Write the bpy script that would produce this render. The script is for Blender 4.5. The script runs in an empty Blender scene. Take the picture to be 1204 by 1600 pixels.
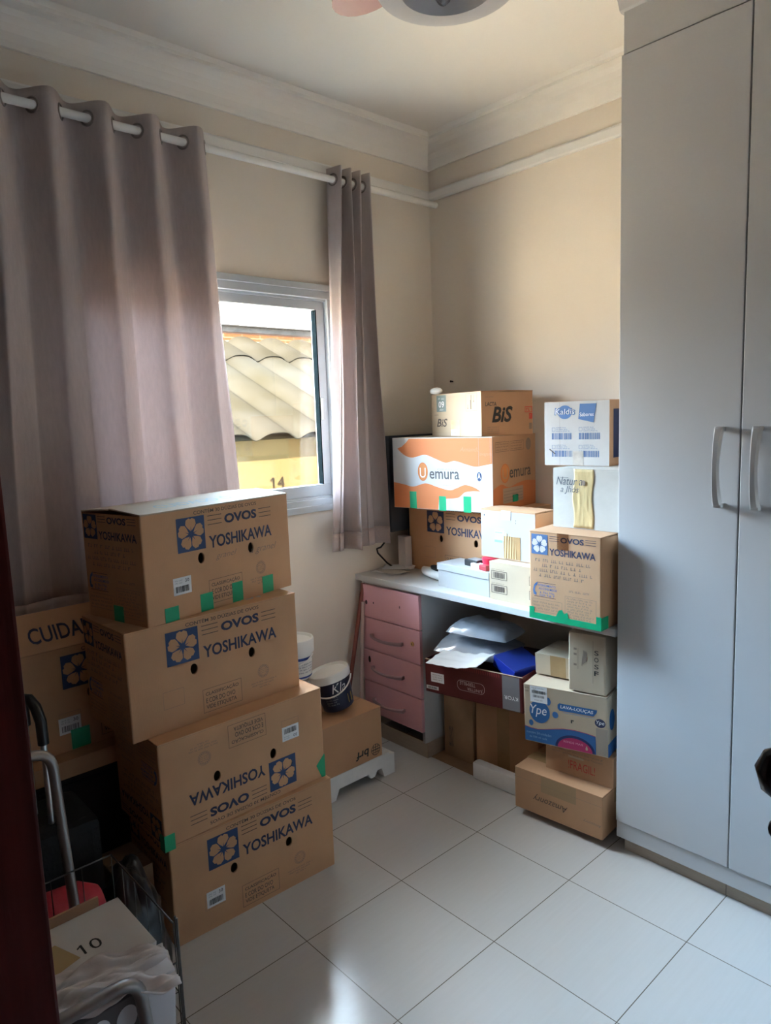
import bpy, bmesh, math, random
from mathutils import Vector, Matrix, noise, geometry
random.seed(7)
SC = bpy.context.scene
COL = SC.collection
PI = math.pi
R_ = math.radians

# ------------------------------------------------------------------ camera
def cam_axes(yaw, pit, rol):
    f = Vector((math.sin(yaw)*math.cos(pit), math.cos(yaw)*math.cos(pit), math.sin(pit)))
    r = Vector((math.cos(yaw), -math.sin(yaw), 0)); u = r.cross(f)
    return r*math.cos(rol)+u*math.sin(rol), u*math.cos(rol)-r*math.sin(rol), f
cr, cu, cf = cam_axes(R_(-47.755), R_(-7.633), R_(-2.100))
cd = bpy.data.cameras.new('camera'); cam = bpy.data.objects.new('camera', cd); COL.objects.link(cam)
cam.matrix_world = Matrix(((cr.x, cu.x, -cf.x, 0), (cr.y, cu.y, -cf.y, 0), (cr.z, cu.z, -cf.z, 1.6), (0, 0, 0, 1)))
cd.sensor_fit = 'VERTICAL'; cd.sensor_height = 24.0; cd.sensor_width = 18.06
cd.lens = 24.0*1105.3/1600.0; cd.clip_start = 0.02
SC.camera = cam

# ------------------------------------------------------------------ sky, sun, exposure
SC.view_settings.view_transform = 'Standard'; SC.view_settings.look = 'None'
SC.view_settings.gamma = 1.0; SC.view_settings.use_curve_mapping = False
SC.view_settings.exposure = 0.85
SKY_GLOW = 120.0
SKY_LOW = 1.3          # white haze at the horizon
SKY_SUNSIDE = 9.0
SUN = 92.0
W = bpy.data.worlds.new('sky'); SC.world = W; W.use_nodes = True
nt = W.node_tree; nt.nodes.clear()
def wn(t, **k):
    n = nt.nodes.new(t)
    for a, b in k.items(): setattr(n, a, b)
    return n
wo = wn('ShaderNodeOutputWorld'); wb = wn('ShaderNodeBackground'); nt.links.new(wb.outputs[0], wo.inputs[0])
tc = wn('ShaderNodeTexCoord'); sx = wn('ShaderNodeSeparateXYZ'); nt.links.new(tc.outputs['Generated'], sx.inputs[0])
def mth(op, a, b=None, c=None, clamp=False):
    n = wn('ShaderNodeMath', operation=op, use_clamp=clamp)
    for i, v in enumerate((a, b, c)):
        if v is None: continue
        if isinstance(v, (int, float)): n.inputs[i].default_value = v
        else: nt.links.new(v, n.inputs[i])
    return n.outputs[0]
rise = mth('MULTIPLY_ADD', sx.outputs[2], 1/0.50, 0.02/0.50, clamp=True)        # growing from the horizon up
fall = mth('MULTIPLY_ADD', sx.outputs[2], -1/0.30, 0.85/0.30, clamp=True)        # fading out towards the zenith
up = mth('MULTIPLY', rise, fall)
west = mth('MULTIPLY_ADD', sx.outputs[0], -1/0.50, -0.30/0.50, clamp=True)       # only the western side
glow = mth('MULTIPLY', mth('MULTIPLY', up, west), SKY_GLOW)
zen = mth('MULTIPLY', mth('MULTIPLY_ADD', mth('MULTIPLY_ADD', sx.outputs[0], .6, mth('MULTIPLY', sx.outputs[2], .8)), 1/.25, -.55/.25, clamp=True), SKY_SUNSIDE)   # bright veil around the sun, over the roof of this house
low = mth('ADD', zen, mth('MULTIPLY_ADD', sx.outputs[2], -0.7, SKY_LOW))
mixc = wn('ShaderNodeMix', data_type='RGBA')
nt.links.new(up, mixc.inputs[0]); mixc.inputs[6].default_value = (1, .99, .97, 1); mixc.inputs[7].default_value = (.44, .69, 1, 1)
nt.links.new(mixc.outputs[2], wb.inputs[0]); nt.links.new(mth('ADD', glow, low), wb.inputs[1])

def lamp(name, typ, loc, energy, color=(1, 1, 1), **k):
    d = bpy.data.lights.new(name, typ); d.energy = energy; d.color = color
    for a, b in k.items(): setattr(d, a, b)
    o = bpy.data.objects.new(name, d); COL.objects.link(o); o.location = loc
    return o
sun = lamp('sun', 'SUN', (3, -3, 9), SUN, (1, .87, .72), angle=R_(0.6))
sun.rotation_euler = Vector((0.45, -0.90, 1.0)).to_track_quat('Z', 'Y').to_euler()
XW, YB, XR, ZC = -2.66, 2.80, 0.60, 2.98
portal = lamp('window_daylight', 'AREA', (XW-0.19, 1.53, 1.69), 1.0, shape='RECTANGLE', size=1.20, size_y=1.02)
portal.rotation_euler = (0, R_(-90), 0); portal.data.cycles.is_portal = True

# ------------------------------------------------------------------ materials
MATS = {}
def mat(name, col, rough=.6, var=0.0, vscale=8.0, bump=0.0, bscale=60.0, metal=0.0, stretch=(1, 1, 1), spec=None, col2=None, transl=0.0, coat=0.0, bstretch=None):
    if name in MATS: return MATS[name]
    m = bpy.data.materials.new(name); m.use_nodes = True; n = m.node_tree; b = n.nodes['Principled BSDF']
    b.inputs['Roughness'].default_value = rough; b.inputs['Metallic'].default_value = metal
    if spec is not None: b.inputs['Specular IOR Level'].default_value = spec
    if coat: b.inputs['Coat Weight'].default_value = coat; b.inputs['Coat Roughness'].default_value = .1
    c4 = (*col, 1); b.inputs['Base Color'].default_value = c4
    if var or bump:
        t = n.nodes.new('ShaderNodeTexCoord'); mp = n.nodes.new('ShaderNodeMapping'); mp.inputs['Scale'].default_value = stretch
        n.links.new(t.outputs['Object'], mp.inputs[0])
    if var:
        ns = n.nodes.new('ShaderNodeTexNoise'); ns.inputs['Scale'].default_value = vscale; ns.inputs['Detail'].default_value = 5
        n.links.new(mp.outputs[0], ns.inputs[0])
        rp = n.nodes.new('ShaderNodeValToRGB'); rp.color_ramp.elements[0].position = .3; rp.color_ramp.elements[1].position = .7
        lo = col2 if col2 else tuple(max(0, x*(1-var)) for x in col)
        rp.color_ramp.elements[0].color = (*lo, 1); rp.color_ramp.elements[1].color = (*(min(1, x*(1+var*.5)) for x in col), 1)
        n.links.new(ns.outputs[0], rp.inputs[0]); n.links.new(rp.outputs[0], b.inputs['Base Color'])
    if bump:
        nb = n.nodes.new('ShaderNodeTexNoise'); nb.inputs['Scale'].default_value = bscale; nb.inputs['Detail'].default_value = 4
        if bstretch:
            mp2 = n.nodes.new('ShaderNodeMapping'); mp2.inputs['Scale'].default_value = bstretch; n.links.new(t.outputs['Object'], mp2.inputs[0]); n.links.new(mp2.outputs[0], nb.inputs[0])
        else: n.links.new(mp.outputs[0], nb.inputs[0])
        bp = n.nodes.new('ShaderNodeBump'); bp.inputs['Strength'].default_value = bump; bp.inputs['Distance'].default_value = .004
        n.links.new(nb.outputs[0], bp.inputs['Height']); n.links.new(bp.outputs[0], b.inputs['Normal'])
    if transl:
        o = n.nodes['Material Output']; tr = n.nodes.new('ShaderNodeBsdfTranslucent'); mx = n.nodes.new('ShaderNodeMixShader')
        tr.inputs[0].default_value = c4; mx.inputs[0].default_value = transl
        n.links.new(b.outputs[0], mx.inputs[1]); n.links.new(tr.outputs[0], mx.inputs[2]); n.links.new(mx.outputs[0], o.inputs[0])
    MATS[name] = m
    return m
def thin_glass(name, tint, gloss=.08, rough=.02, cover=0.0, cover_col=(.8, .85, .9)):
    m = bpy.data.materials.new(name); m.use_nodes = True; n = m.node_tree; n.nodes.clear()
    o = n.nodes.new('ShaderNodeOutputMaterial'); tr = n.nodes.new('ShaderNodeBsdfTransparent'); gl = n.nodes.new('ShaderNodeBsdfGlossy')
    tr.inputs[0].default_value = (*tint, 1); gl.inputs['Roughness'].default_value = rough
    mx = n.nodes.new('ShaderNodeMixShader'); mx.inputs[0].default_value = gloss
    n.links.new(tr.outputs[0], mx.inputs[1]); n.links.new(gl.outputs[0], mx.inputs[2]); out = mx.outputs[0]
    if cover:
        df = n.nodes.new('ShaderNodeBsdfDiffuse'); df.inputs[0].default_value = (*cover_col, 1)
        m2 = n.nodes.new('ShaderNodeMixShader'); m2.inputs[0].default_value = cover
        n.links.new(out, m2.inputs[1]); n.links.new(df.outputs[0], m2.inputs[2]); out = m2.outputs[0]
    n.links.new(out, o.inputs[0]); return m

KRAFT = mat('kraft_cardboard', (.60, .335, .175), .8, .10, 5, .12, 220, bstretch=(3, 3, .15))
KRAFT2 = mat('brown_cardboard', (.50, .28, .15), .8, .12, 4, .15, 200, bstretch=(3, 3, .15))
KRAFTD = mat('old_cardboard', (.33, .20, .11), .82, .25, 7, .3, 40)
PALE = mat('pale_cardboard', (.52, .40, .275), .8, .08, 6, .12, 220, bstretch=(3, 3, .15))
WKRAFT = mat('white_faced_cardboard', (.50, .475, .45), .75, .06, 6, .15, 160, bstretch=(3, 3, .15))
WHITEC = mat('worn_white_cardboard', (.49, .465, .42), .8, .12, 7, .3, 30)
INK = mat('navy_ink', (.030, .036, .085), .7)
INKB = mat('blue_ink', (.030, .062, .155), .7)
INKL = mat('light_blue_ink', (.075, .16, .34), .7)
INKK = mat('dark_ink', (.10, .075, .06), .7)
INKG = mat('faded_ink', (.26, .19, .14), .7)
INKR = mat('red_ink', (.55, .06, .04), .7)
INKO = mat('orange_ink', (.58, .175, .05), .65)
INKGY = mat('grey_ink', (.32, .36, .36), .7)
WHITE = mat('white_paper', (.80, .80, .80), .6)
BLACK = mat('black_print', (.02, .02, .02), .6)
GREEN = mat('green_tape', (.005, .36, .155), .35, .06, 20, .1, 60)
TAPE = mat('brown_tape', (.40, .25, .12), .25, .12, 14, .12, 60)
TAPEY = mat('yellowed_tape', (.62, .47, .24), .3, .25, 16, .4, 30, stretch=(3, 3, .6))
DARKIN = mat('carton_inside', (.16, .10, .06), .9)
MAROON = mat('maroon_print', (.11, .016, .016), .45)
MELA = mat('white_melamine', (.56, .555, .545), .42)
WARD = mat('wardrobe_laminate', (.53, .52, .52), .45, .02, 3, .03, 300)
PINK = mat('pink_laminate', (.76, .40, .44), .4, .05, 4)
STEEL = mat('brushed_metal', (.62, .61, .60), .35, metal=.9)
DKSTEEL = mat('dark_wire', (.09, .085, .08), .4, metal=.9)
TUBE = mat('grey_tube', (.26, .235, .22), .38, metal=.7)
BLKP = mat('black_plastic', (.012, .012, .013), .35)
BLKF = mat('black_fabric', (.009, .009, .010), .8, .3, 40, .5, 90)
WPLA = mat('white_plastic', (.78, .78, .76), .35)
WPAINT = mat('white_paint', (.80, .785, .76), .5)
ALU = mat('white_aluminium', (.42, .45, .47), .35)

# ------------------------------------------------------------------ mesh builder
_txt = {}
def text_geo(s, bold=0.0, shear=0.0):
    k = (s, bold, shear)
    if k not in _txt:
        c = bpy.data.curves.new('t', 'FONT'); c.body = s; c.offset = bold; c.shear = shear; c.resolution_u = 3
        o = bpy.data.objects.new('t', c); COL.objects.link(o)
        dg = bpy.context.evaluated_depsgraph_get(); me = bpy.data.meshes.new_from_object(o.evaluated_get(dg))
        vs = [(v.co.x, v.co.y) for v in me.vertices]; fs = [tuple(p.vertices) for p in me.polygons]
        bpy.data.objects.remove(o); bpy.data.curves.remove(c); bpy.data.meshes.remove(me)
        x0 = min(v[0] for v in vs); x1 = max(v[0] for v in vs); y0 = min(v[1] for v in vs); y1 = max(v[1] for v in vs)
        _txt[k] = ([((x-x0)/(x1-x0), (y-y0)/(y1-y0)) for x, y in vs], fs)
    return _txt[k]

class MB:
    def __init__(s): s.v = []; s.f = []; s.m = []; s.mats = []; s.M = Matrix()
    def mi(s, m):
        if m not in s.mats: s.mats.append(m)
        return s.mats.index(m)
    def add(s, vs, fs, m):
        o = len(s.v); s.v += [s.M @ Vector(v) for v in vs]; k = s.mi(m)
        for f in fs: s.f.append(tuple(i+o for i in f)); s.m.append(k)
    def box(s, a, b, m, bev=0.0):
        (x0, y0, z0), (x1, y1, z1) = a, b
        if not bev:
            s.add([(x, y, z) for z in (z0, z1) for y in (y0, y1) for x in (x0, x1)],
                  [(0, 2, 3, 1), (4, 5, 7, 6), (0, 1, 5, 4), (1, 3, 7, 5), (3, 2, 6, 7), (2, 0, 4, 6)], m); return
        bm = bmesh.new(); bmesh.ops.create_cube(bm, size=1)
        for v in bm.verts: v.co = Vector(((x0+x1)/2+v.co.x*(x1-x0), (y0+y1)/2+v.co.y*(y1-y0), (z0+z1)/2+v.co.z*(z1-z0)))
        bmesh.ops.bevel(bm, geom=list(bm.edges), offset=bev, segments=2, affect='EDGES', profile=.6)
        bm.verts.index_update(); s.add([v.co.copy() for v in bm.verts], [tuple(v.index for v in f.verts) for f in bm.faces], m); bm.free()
    def tube(s, pts, r, m, n=10, cap=True, closed=False):
        pts = [Vector(p) for p in pts]; N = len(pts); vs = []; ref = None
        for i, p in enumerate(pts):
            if closed: t = (pts[(i+1) % N]-pts[i-1]).normalized()
            else: t = (pts[min(i+1, N-1)]-pts[max(i-1, 0)]).normalized()
            if ref is None: ref = t.orthogonal().normalized()
            ref = (ref-t*ref.dot(t)).normalized(); b = t.cross(ref)
            rr = r[i] if isinstance(r, (list, tuple)) else r
            for k in range(n):
                a = 2*PI*k/n; vs.append(p+(ref*math.cos(a)+b*math.sin(a))*rr)
        fs = []
        for i in range(N if closed else N-1):
            j = (i+1) % N
            for k in range(n): fs.append((i*n+k, i*n+(k+1) % n, j*n+(k+1) % n, j*n+k))
        if cap and not closed: fs += [tuple(range(n))[::-1], tuple((N-1)*n+k for k in range(n))]
        s.add(vs, fs, m)
    def lathe(s, prof, m, n=32, c=(0, 0, 0)):
        vs = [(c[0]+r*math.cos(2*PI*k/n), c[1]+r*math.sin(2*PI*k/n), c[2]+z) for r, z in prof for k in range(n)]
        s.add(vs, [(i*n+k, i*n+(k+1) % n, (i+1)*n+(k+1) % n, (i+1)*n+k) for i in range(len(prof)-1) for k in range(n)], m)
    def prism(s, poly, d, m):          # poly: 3D points, d: extrusion vector
        poly = [Vector(p) for p in poly]; d = Vector(d); n = len(poly)
        tri = geometry.tessellate_polygon([poly])
        s.add(poly+[p+d for p in poly], [tuple(t) for t in tri]+[tuple(i+n for i in reversed(t)) for t in tri]+[(i, (i+1) % n, n+(i+1) % n, n+i) for i in range(n)], m)
    def grid(s, fn, nu, nv, m):
        s.add([fn(i/nu, j/nv) for j in range(nv+1) for i in range(nu+1)], [(j*(nu+1)+i, j*(nu+1)+i+1, (j+1)*(nu+1)+i+1, (j+1)*(nu+1)+i) for j in range(nv) for i in range(nu)], m)
    def build(s, name, parent=None, smooth=False, recalc=True, solid=0.0, bevel=0.0):
        me = bpy.data.meshes.new(name); me.from_pydata([tuple(v) for v in s.v], [], s.f)
        for m in s.mats: me.materials.append(m)
        me.polygons.foreach_set('material_index', s.m)
        if recalc:
            bm = bmesh.new(); bm.from_mesh(me); bmesh.ops.recalc_face_normals(bm, faces=bm.faces); bm.to_mesh(me); bm.free()
        if smooth:
            me.polygons.foreach_set('use_smooth', [True]*len(me.polygons))
            if smooth != 'all': me.set_sharp_from_angle(angle=R_(40))
        o = bpy.data.objects.new(name, me); COL.objects.link(o)
        if parent: o.parent = parent
        if solid:
            md = o.modifiers.new('s', 'SOLIDIFY'); md.thickness = solid; md.offset = 0
        if bevel:
            md = o.modifiers.new('b', 'BEVEL'); md.width = bevel; md.segments = 2; md.limit_method = 'ANGLE'; md.angle_limit = R_(50)
        return o

def tag(o, label=None, cat=None, group=None, kind=None):
    if label: o['label'] = label
    if cat: o['category'] = cat
    if group: o['group'] = group
    if kind: o['kind'] = kind
    return o
def thing(name, label, cat, loc=(0, 0, 0), rz=0.0, group=None, tilt=None):
    o = bpy.data.objects.new(name, None); o.empty_display_size = .05; COL.objects.link(o); o.location = loc
    o.rotation_euler = (tilt[0] if tilt else 0, tilt[1] if tilt else 0, rz)
    return tag(o, label, cat, group)
def struct(o, label=None, cat=None): return tag(o, label, cat, kind='structure')

# ---- printing on a face.  A face is (origin, u axis, v axis, out normal) in the carton's own space
class Face:
    def __init__(s, mb, o, u, v, flip=None, e=.0007):
        s.mb = mb; s.o = Vector(o); s.u = Vector(u); s.v = Vector(v); s.n = s.u.cross(s.v); s.e = e; s.flip = flip
    def P(s, a, b, lift=1.0):
        if s.flip: a, b = s.flip[0]-a, s.flip[1]-b
        return s.o+s.u*a+s.v*b+s.n*(s.e*lift)
    def poly(s, pts, m, lift=1.0):
        tri = geometry.tessellate_polygon([[Vector((a, b, 0)) for a, b in pts]])
        s.mb.add([s.P(a, b, lift) for a, b in pts], [tuple(t) for t in tri], m)
    def rect(s, a0, b0, a1, b1, m, lift=1.0): s.mb.add([s.P(a0, b0, lift), s.P(a1, b0, lift), s.P(a1, b1, lift), s.P(a0, b1, lift)], [(0, 1, 2, 3)], m)
    def frame(s, a0, b0, a1, b1, w, m, lift=1.0):
        s.rect(a0, b0, a1, b0+w, m, lift); s.rect(a0, b1-w, a1, b1, m, lift); s.rect(a0, b0+w, a0+w, b1-w, m, lift); s.rect(a1-w, b0+w, a1, b1-w, m, lift)
    def text(s, t, a0, b0, a1, b1, m, bold=.012, shear=0, lift=1.0, flip=False):
        vs, fs = text_geo(t, bold, shear)
        if flip: vs = [(1-x, 1-y) for x, y in vs]
        s.mb.add([s.P(a0+x*(a1-a0), b0+y*(b1-b0), lift) for x, y in vs], fs, m)
    def scribble(s, a0, b0, a1, b1, m, rnd=0, word=.02):        # a line of print too small to read
        rg = random.Random(rnd); a = a0
        while a < a1-.004:
            w = min(a1-a, word*(.35+rg.random())); h = b1-b0; k = max(1, int(w/(h*.75))); c = w/k
            for i in range(k):
                q = rg.random()
                if q < .6: s.rect(a+i*c, b0, a+i*c+c*.28, b1, m); s.rect(a+i*c+c*.28, b0 if q < .3 else b1-h*.25, a+i*c+c*.75, b0+h*.25 if q < .3 else b1, m)
                else: s.rect(a+i*c, b0, a+i*c+c*.7, b0+h*.25, m); s.rect(a+i*c+c*.25, b0+h*.25, a+i*c+c*.5, b1, m)
            a += w+h*.8
    def barcode(s, a0, b0, a1, b1, m, rnd=1):
        rg = random.Random(rnd); a = a0
        while a < a1-.001:
            w = min((a1-a0)*(.012+.035*rg.random()), a1-a); s.rect(a, b0, a+w, b1, m); a += w+(a1-a0)*(.012+.03*rg.random())
    def ring(s, a, b, r0, r1, m, n=28, lift=1.0, sq=1.0):
        vs = [s.P(a+r*math.cos(2*PI*k/n), b+r*sq*math.sin(2*PI*k/n), lift) for r in (r0, r1) for k in range(n)]
        s.mb.add(vs, [(k, (k+1) % n, n+(k+1) % n, n+k) for k in range(n)], m)
    def disc(s, a, b, ra, rb, m, n=28, lift=1.0): s.poly([(a+ra*math.cos(2*PI*k/n), b+rb*math.sin(2*PI*k/n)) for k in range(n)], m, lift)
    def flower(s, a0, b0, a1, b1, sqm, petal):
        s.rect(a0, b0, a1, b1, sqm); cx, cy, R = (a0+a1)/2, (b0+b1)/2, min(a1-a0, b1-b0)*.48
        for k in range(5):
            t = PI/2+k*2*PI/5
            for w, lo in ((.60, 0),):
                pts = [(cx+R*.16*math.cos(t), cy+R*.16*math.sin(t))]
                for q, rr in ((-w*.97, .50), (-w*.98, .72), (-w*.62, .94), (-w*.2, .98), (0, .90), (w*.2, .98), (w*.62, .94), (w*.98, .72), (w*.97, .50)):
                    pts.append((cx+R*rr*math.cos(t+q*.98), cy+R*rr*math.sin(t+q*.98)))
                s.poly(pts, petal, 1.6)
            s.poly([(cx+R*.05*math.cos(t+1.57), cy+R*.05*math.sin(t+1.57)), (cx+R*.5*math.cos(t), cy+R*.5*math.sin(t)), (cx-R*.05*math.cos(t+1.57), cy-R*.05*math.sin(t+1.57))], sqm, 2.2)

def faces(mb, L, D, H, e=.0007):
    return dict(front=Face(mb, (-L/2, -D/2, 0), (1, 0, 0), (0, 0, 1), e=e), right=Face(mb, (L/2, -D/2, 0), (0, 1, 0), (0, 0, 1), e=e),
                left=Face(mb, (-L/2, D/2, 0), (0, -1, 0), (0, 0, 1), e=e), top=Face(mb, (-L/2, -D/2, H), (1, 0, 0), (0, 1, 0), e=e))

def shell(mb, L, D, H, m, holes=(), r=.005, inner=DARKIN):
    """carton walls + bottom with rounded upright corners; holes = (u, v, ru, rv) cut through the front wall"""
    out = []
    for cx, cy, a0 in ((L/2-r, -D/2+r, -90), (L/2-r, D/2-r, 0), (-L/2+r, D/2-r, 90), (-L/2+r, -D/2+r, 180)):
        for k in range(4): a = R_(a0+30*k); out.append((cx+r*math.cos(a), cy+r*math.sin(a)))
    n = len(out)
    for i in range(n):
        (x0, y0), (x1, y1) = out[i], out[(i+1) % n]
        if i == n-1 and holes:
            loops = [[Vector((x0, z, 0)) if 0 else Vector((x, z, 0)) for x, z in ((x0, 0), (x1, 0), (x1, H), (x0, H))]]
            for (u, v, ru, rv) in holes:
                lp = [Vector((-L/2+u+ru*math.cos(2*PI*k/20), v+rv*math.sin(2*PI*k/20), 0)) for k in range(20)]
                loops.append(lp); mb.add([(p.x, -D/2, p.y) for p in lp]+[(p.x, -D/2+.006, p.y) for p in lp], [(k, (k+1) % 20, 20+(k+1) % 20, 20+k) for k in range(20)], m)
            fl = [p for lp in loops for p in lp]
            mb.add([(p.x, -D/2, p.y) for p in fl], [tuple(t) for t in geometry.tessellate_polygon(loops)], m)
        else: mb.add([(x0, y0, 0), (x1, y1, 0), (x1, y1, H), (x0, y0, H)], [(0, 1, 2, 3)], m)
    mb.add([(x, y, 0) for x, y in out], [tuple(range(n))], m)

def carton(label, p, z0, rot, L, D, H, m=KRAFT, art=None, group=None, holes=(), flaps=(0, 0), tilt=None, name='cardboard_carton', tape=None, cat='box', open_top=False, flapm=None, parts=None, flap_art=None):
    """p = front left bottom corner"""
    r = R_(rot); c = Vector((p[0], p[1]))+Vector((math.cos(r), math.sin(r)))*L/2+Vector((-math.sin(r), math.cos(r)))*D/2
    t = thing(name, label, cat, (c.x, c.y, z0), r, group, tilt)
    th = .005; mb = MB(); shell(mb, L, D, H-(0 if open_top else th), m, holes); F = faces(mb, L, D, H)
    if art: art(F, L, D, H)
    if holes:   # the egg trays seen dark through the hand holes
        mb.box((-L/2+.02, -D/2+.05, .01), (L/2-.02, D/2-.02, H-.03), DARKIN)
    mb.build('body', t, recalc=False)
    if not open_top:
        for sgn, ang in ((-1, flaps[0]), (1, flaps[1])):
            f = MB(); f.M = Matrix.Translation((0, sgn*D/2, H-th)) @ Matrix.Rotation(R_(-sgn*ang), 4, 'X')
            fd = D/2-.0015
            f.box((-L/2+.001, 0 if sgn < 0 else -fd, 0), (L/2-.001, fd if sgn < 0 else 0, th), flapm or m, .0012)
            if flap_art and sgn < 0: flap_art(Face(f, (-L/2, 0, th), (1, 0, 0), (0, 1, 0)), L, fd)
            f.build('flap', t)
        if tape:
            f = MB(); w = tape if isinstance(tape, float) else .05
            f.box((-L/2-.0008, -w/2, H+.0002), (L/2+.0008, w/2, H+.0010), TAPE)
            for sx_ in (-1, 1): f.box((sx_*(L/2+.0009)-.0004, -w/2, H-.06), (sx_*(L/2+.0009)+.0004, w/2, H+.0010), TAPE)
            f.build('packing_tape', t)
    if parts: parts(t, L, D, H)
    return t
def sticker(t, F_of, draw, name, label=None):      # a stuck-on label or tape as a part of its carton
    mb = MB(); F = F_of(mb); draw(F); o = mb.build(name, t, recalc=False)
    if label: o['label'] = label
    return o
def green(t, L, D, H, spots, label=None):          # strips of green tape on the front: (u0, v0, u1, v1)
    for a0, b0, a1, b1 in spots:
        mb = MB(); mb.box((-L/2+a0, -D/2-.0012, b0), (-L/2+a1, -D/2-.0002, b1), GREEN); mb.build('green_tape', t)

# ------------------------------------------------------------------ the room
m_wall = mat('cream_wall_paint', (.78, .70, .605), .85, .03, 2, .05, 90)
m_ceil = mat('ceiling_paint', (.90, .86, .80), .9, .02, 2)
m_hall = mat('hall_paint', (.10, .08, .07), .9)  # dark so the unseen hall sends little light back
def slab(name, a, b, m):
    mb = MB(); mb.box(a, b, m); return struct(mb.build(name))

# floor with tiles: joints follow the photographed grid
fm = bpy.data.materials.new('porcelain_tiles'); fm.use_nodes = True; n = fm.node_tree; b = n.nodes['Principled BSDF']
def fnode(t, **k):
    q = n.nodes.new(t)
    for a, v in k.items(): setattr(q, a, v)
    return q
def fmath(op, a, b_=None, c=None, clamp=False):
    q = fnode('ShaderNodeMath', operation=op, use_clamp=clamp)
    for i, v in enumerate((a, b_, c)):
        if v is None: continue
        if isinstance(v, (int, float)): q.inputs[i].default_value = v
        else: n.links.new(v, q.inputs[i])
    return q.outputs[0]
g = fnode('ShaderNodeNewGeometry'); sp = fnode('ShaderNodeSeparateXYZ'); n.links.new(g.outputs['Position'], sp.inputs[0])
ux = fmath('DIVIDE', fmath('ADD', sp.outputs[0], 1.266), .4092); uy = fmath('DIVIDE', fmath('SUBTRACT', sp.outputs[1], 1.938), .4056)
def edge(u): return fmath('SUBTRACT', .5, fmath('ABSOLUTE', fmath('SUBTRACT', fmath('FRACT', u), .5)))   # distance to the nearest joint, in tiles
dm = fmath('MINIMUM', edge(ux), edge(uy)); joint = fmath('LESS_THAN', dm, .0035)
cellx = fmath('FLOOR', ux); celly = fmath('FLOOR', uy); cmb = fnode('ShaderNodeCombineXYZ'); n.links.new(cellx, cmb.inputs[0]); n.links.new(celly, cmb.inputs[1])
wnz = fnode('ShaderNodeTexWhiteNoise', noise_dimensions='3D'); n.links.new(cmb.outputs[0], wnz.inputs[0])
mp = fnode('ShaderNodeMapping'); mp.inputs['Scale'].default_value = (90, 5, 1); n.links.new(g.outputs['Position'], mp.inputs[0])
ns = fnode('ShaderNodeTexNoise'); ns.inputs['Scale'].default_value = 1.0; ns.inputs['Detail'].default_value = 3; n.links.new(mp.outputs[0], ns.inputs[0])
mix1 = fnode('ShaderNodeMix', data_type='RGBA'); n.links.new(fmath('MULTIPLY_ADD', ns.outputs[0], .55, fmath('MULTIPLY', wnz.outputs[0], .35), True), mix1.inputs[0])
mix1.inputs[6].default_value = (.565, .55, .53, 1); mix1.inputs[7].default_value = (.64, .63, .615, 1)
mix2 = fnode('ShaderNodeMix', data_type='RGBA'); n.links.new(joint, mix2.inputs[0]); n.links.new(mix1.outputs[2], mix2.inputs[6]); mix2.inputs[7].default_value = (.17, .145, .12, 1)
n.links.new(mix2.outputs[2], b.inputs['Base Color']); n.links.new(fmath('MULTIPLY_ADD', ns.outputs[0], .12, .13), b.inputs['Roughness'])
bp = fnode('ShaderNodeBump'); bp.inputs['Strength'].default_value = .12; bp.inputs['Distance'].default_value = .002
n.links.new(fmath('SUBTRACT', ns.outputs[0], fmath('MULTIPLY', joint, 3.0)), bp.inputs['Height']); n.links.new(bp.outputs[0], b.inputs['Normal'])
slab('floor', (XW-.15, -1.5, -.12), (XR+.12, YB+.12, 0), fm)
slab('ceiling', (XW-.15, -1.5, ZC), (XR+.12, YB+.12, ZC+.12), m_ceil)
slab('wall_back', (XW-.15, YB, 0), (XR+.12, YB+.12, ZC), m_wall)
slab('wall_right', (XR, -1.5, 0), (XR+.12, YB, ZC), mat('bounce_wall_white', (.86, .80, .74), .8))  # unseen wall whitened to bounce light onto the carton fronts
WY0, WY1, WZ0, WZ1 = .94, 2.125, 1.185, 2.195           # window opening
mb = MB(); xo = XW-.15
for a, b_ in (((xo, -.02, 0), (XW, WY0, ZC)), ((xo, WY1, 0), (XW, YB, ZC)), ((xo, WY0, 0), (XW, WY1, WZ0)), ((xo, WY0, WZ1), (XW, WY1, ZC))): mb.box(a, b_, m_wall)
struct(mb.build('wall_left'))
DX0, DX1, DZ = -.645, .255, 2.12                        # doorway the picture is taken from
mb = MB()
for a, b_ in (((XW, -.02, 0), (DX0, .12, ZC)), ((DX1, -.02, 0), (XR, .12, ZC)), ((DX0, -.02, DZ), (DX1, .12, ZC))): mb.box(a, b_, mat('light_damping_brown', (.16, .09, .06), .6))  # unseen wall coloured dark to cut the light bounced from this side
struct(mb.build('wall_front'))
mb = MB(); mb.box((XW-.15, -1.5, 0), (XR, -1.4, ZC), m_hall); mb.box((XW-.15, -1.4, 0), (XW-.05, -.02, ZC), m_hall); struct(mb.build('wall_hall'))
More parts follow.
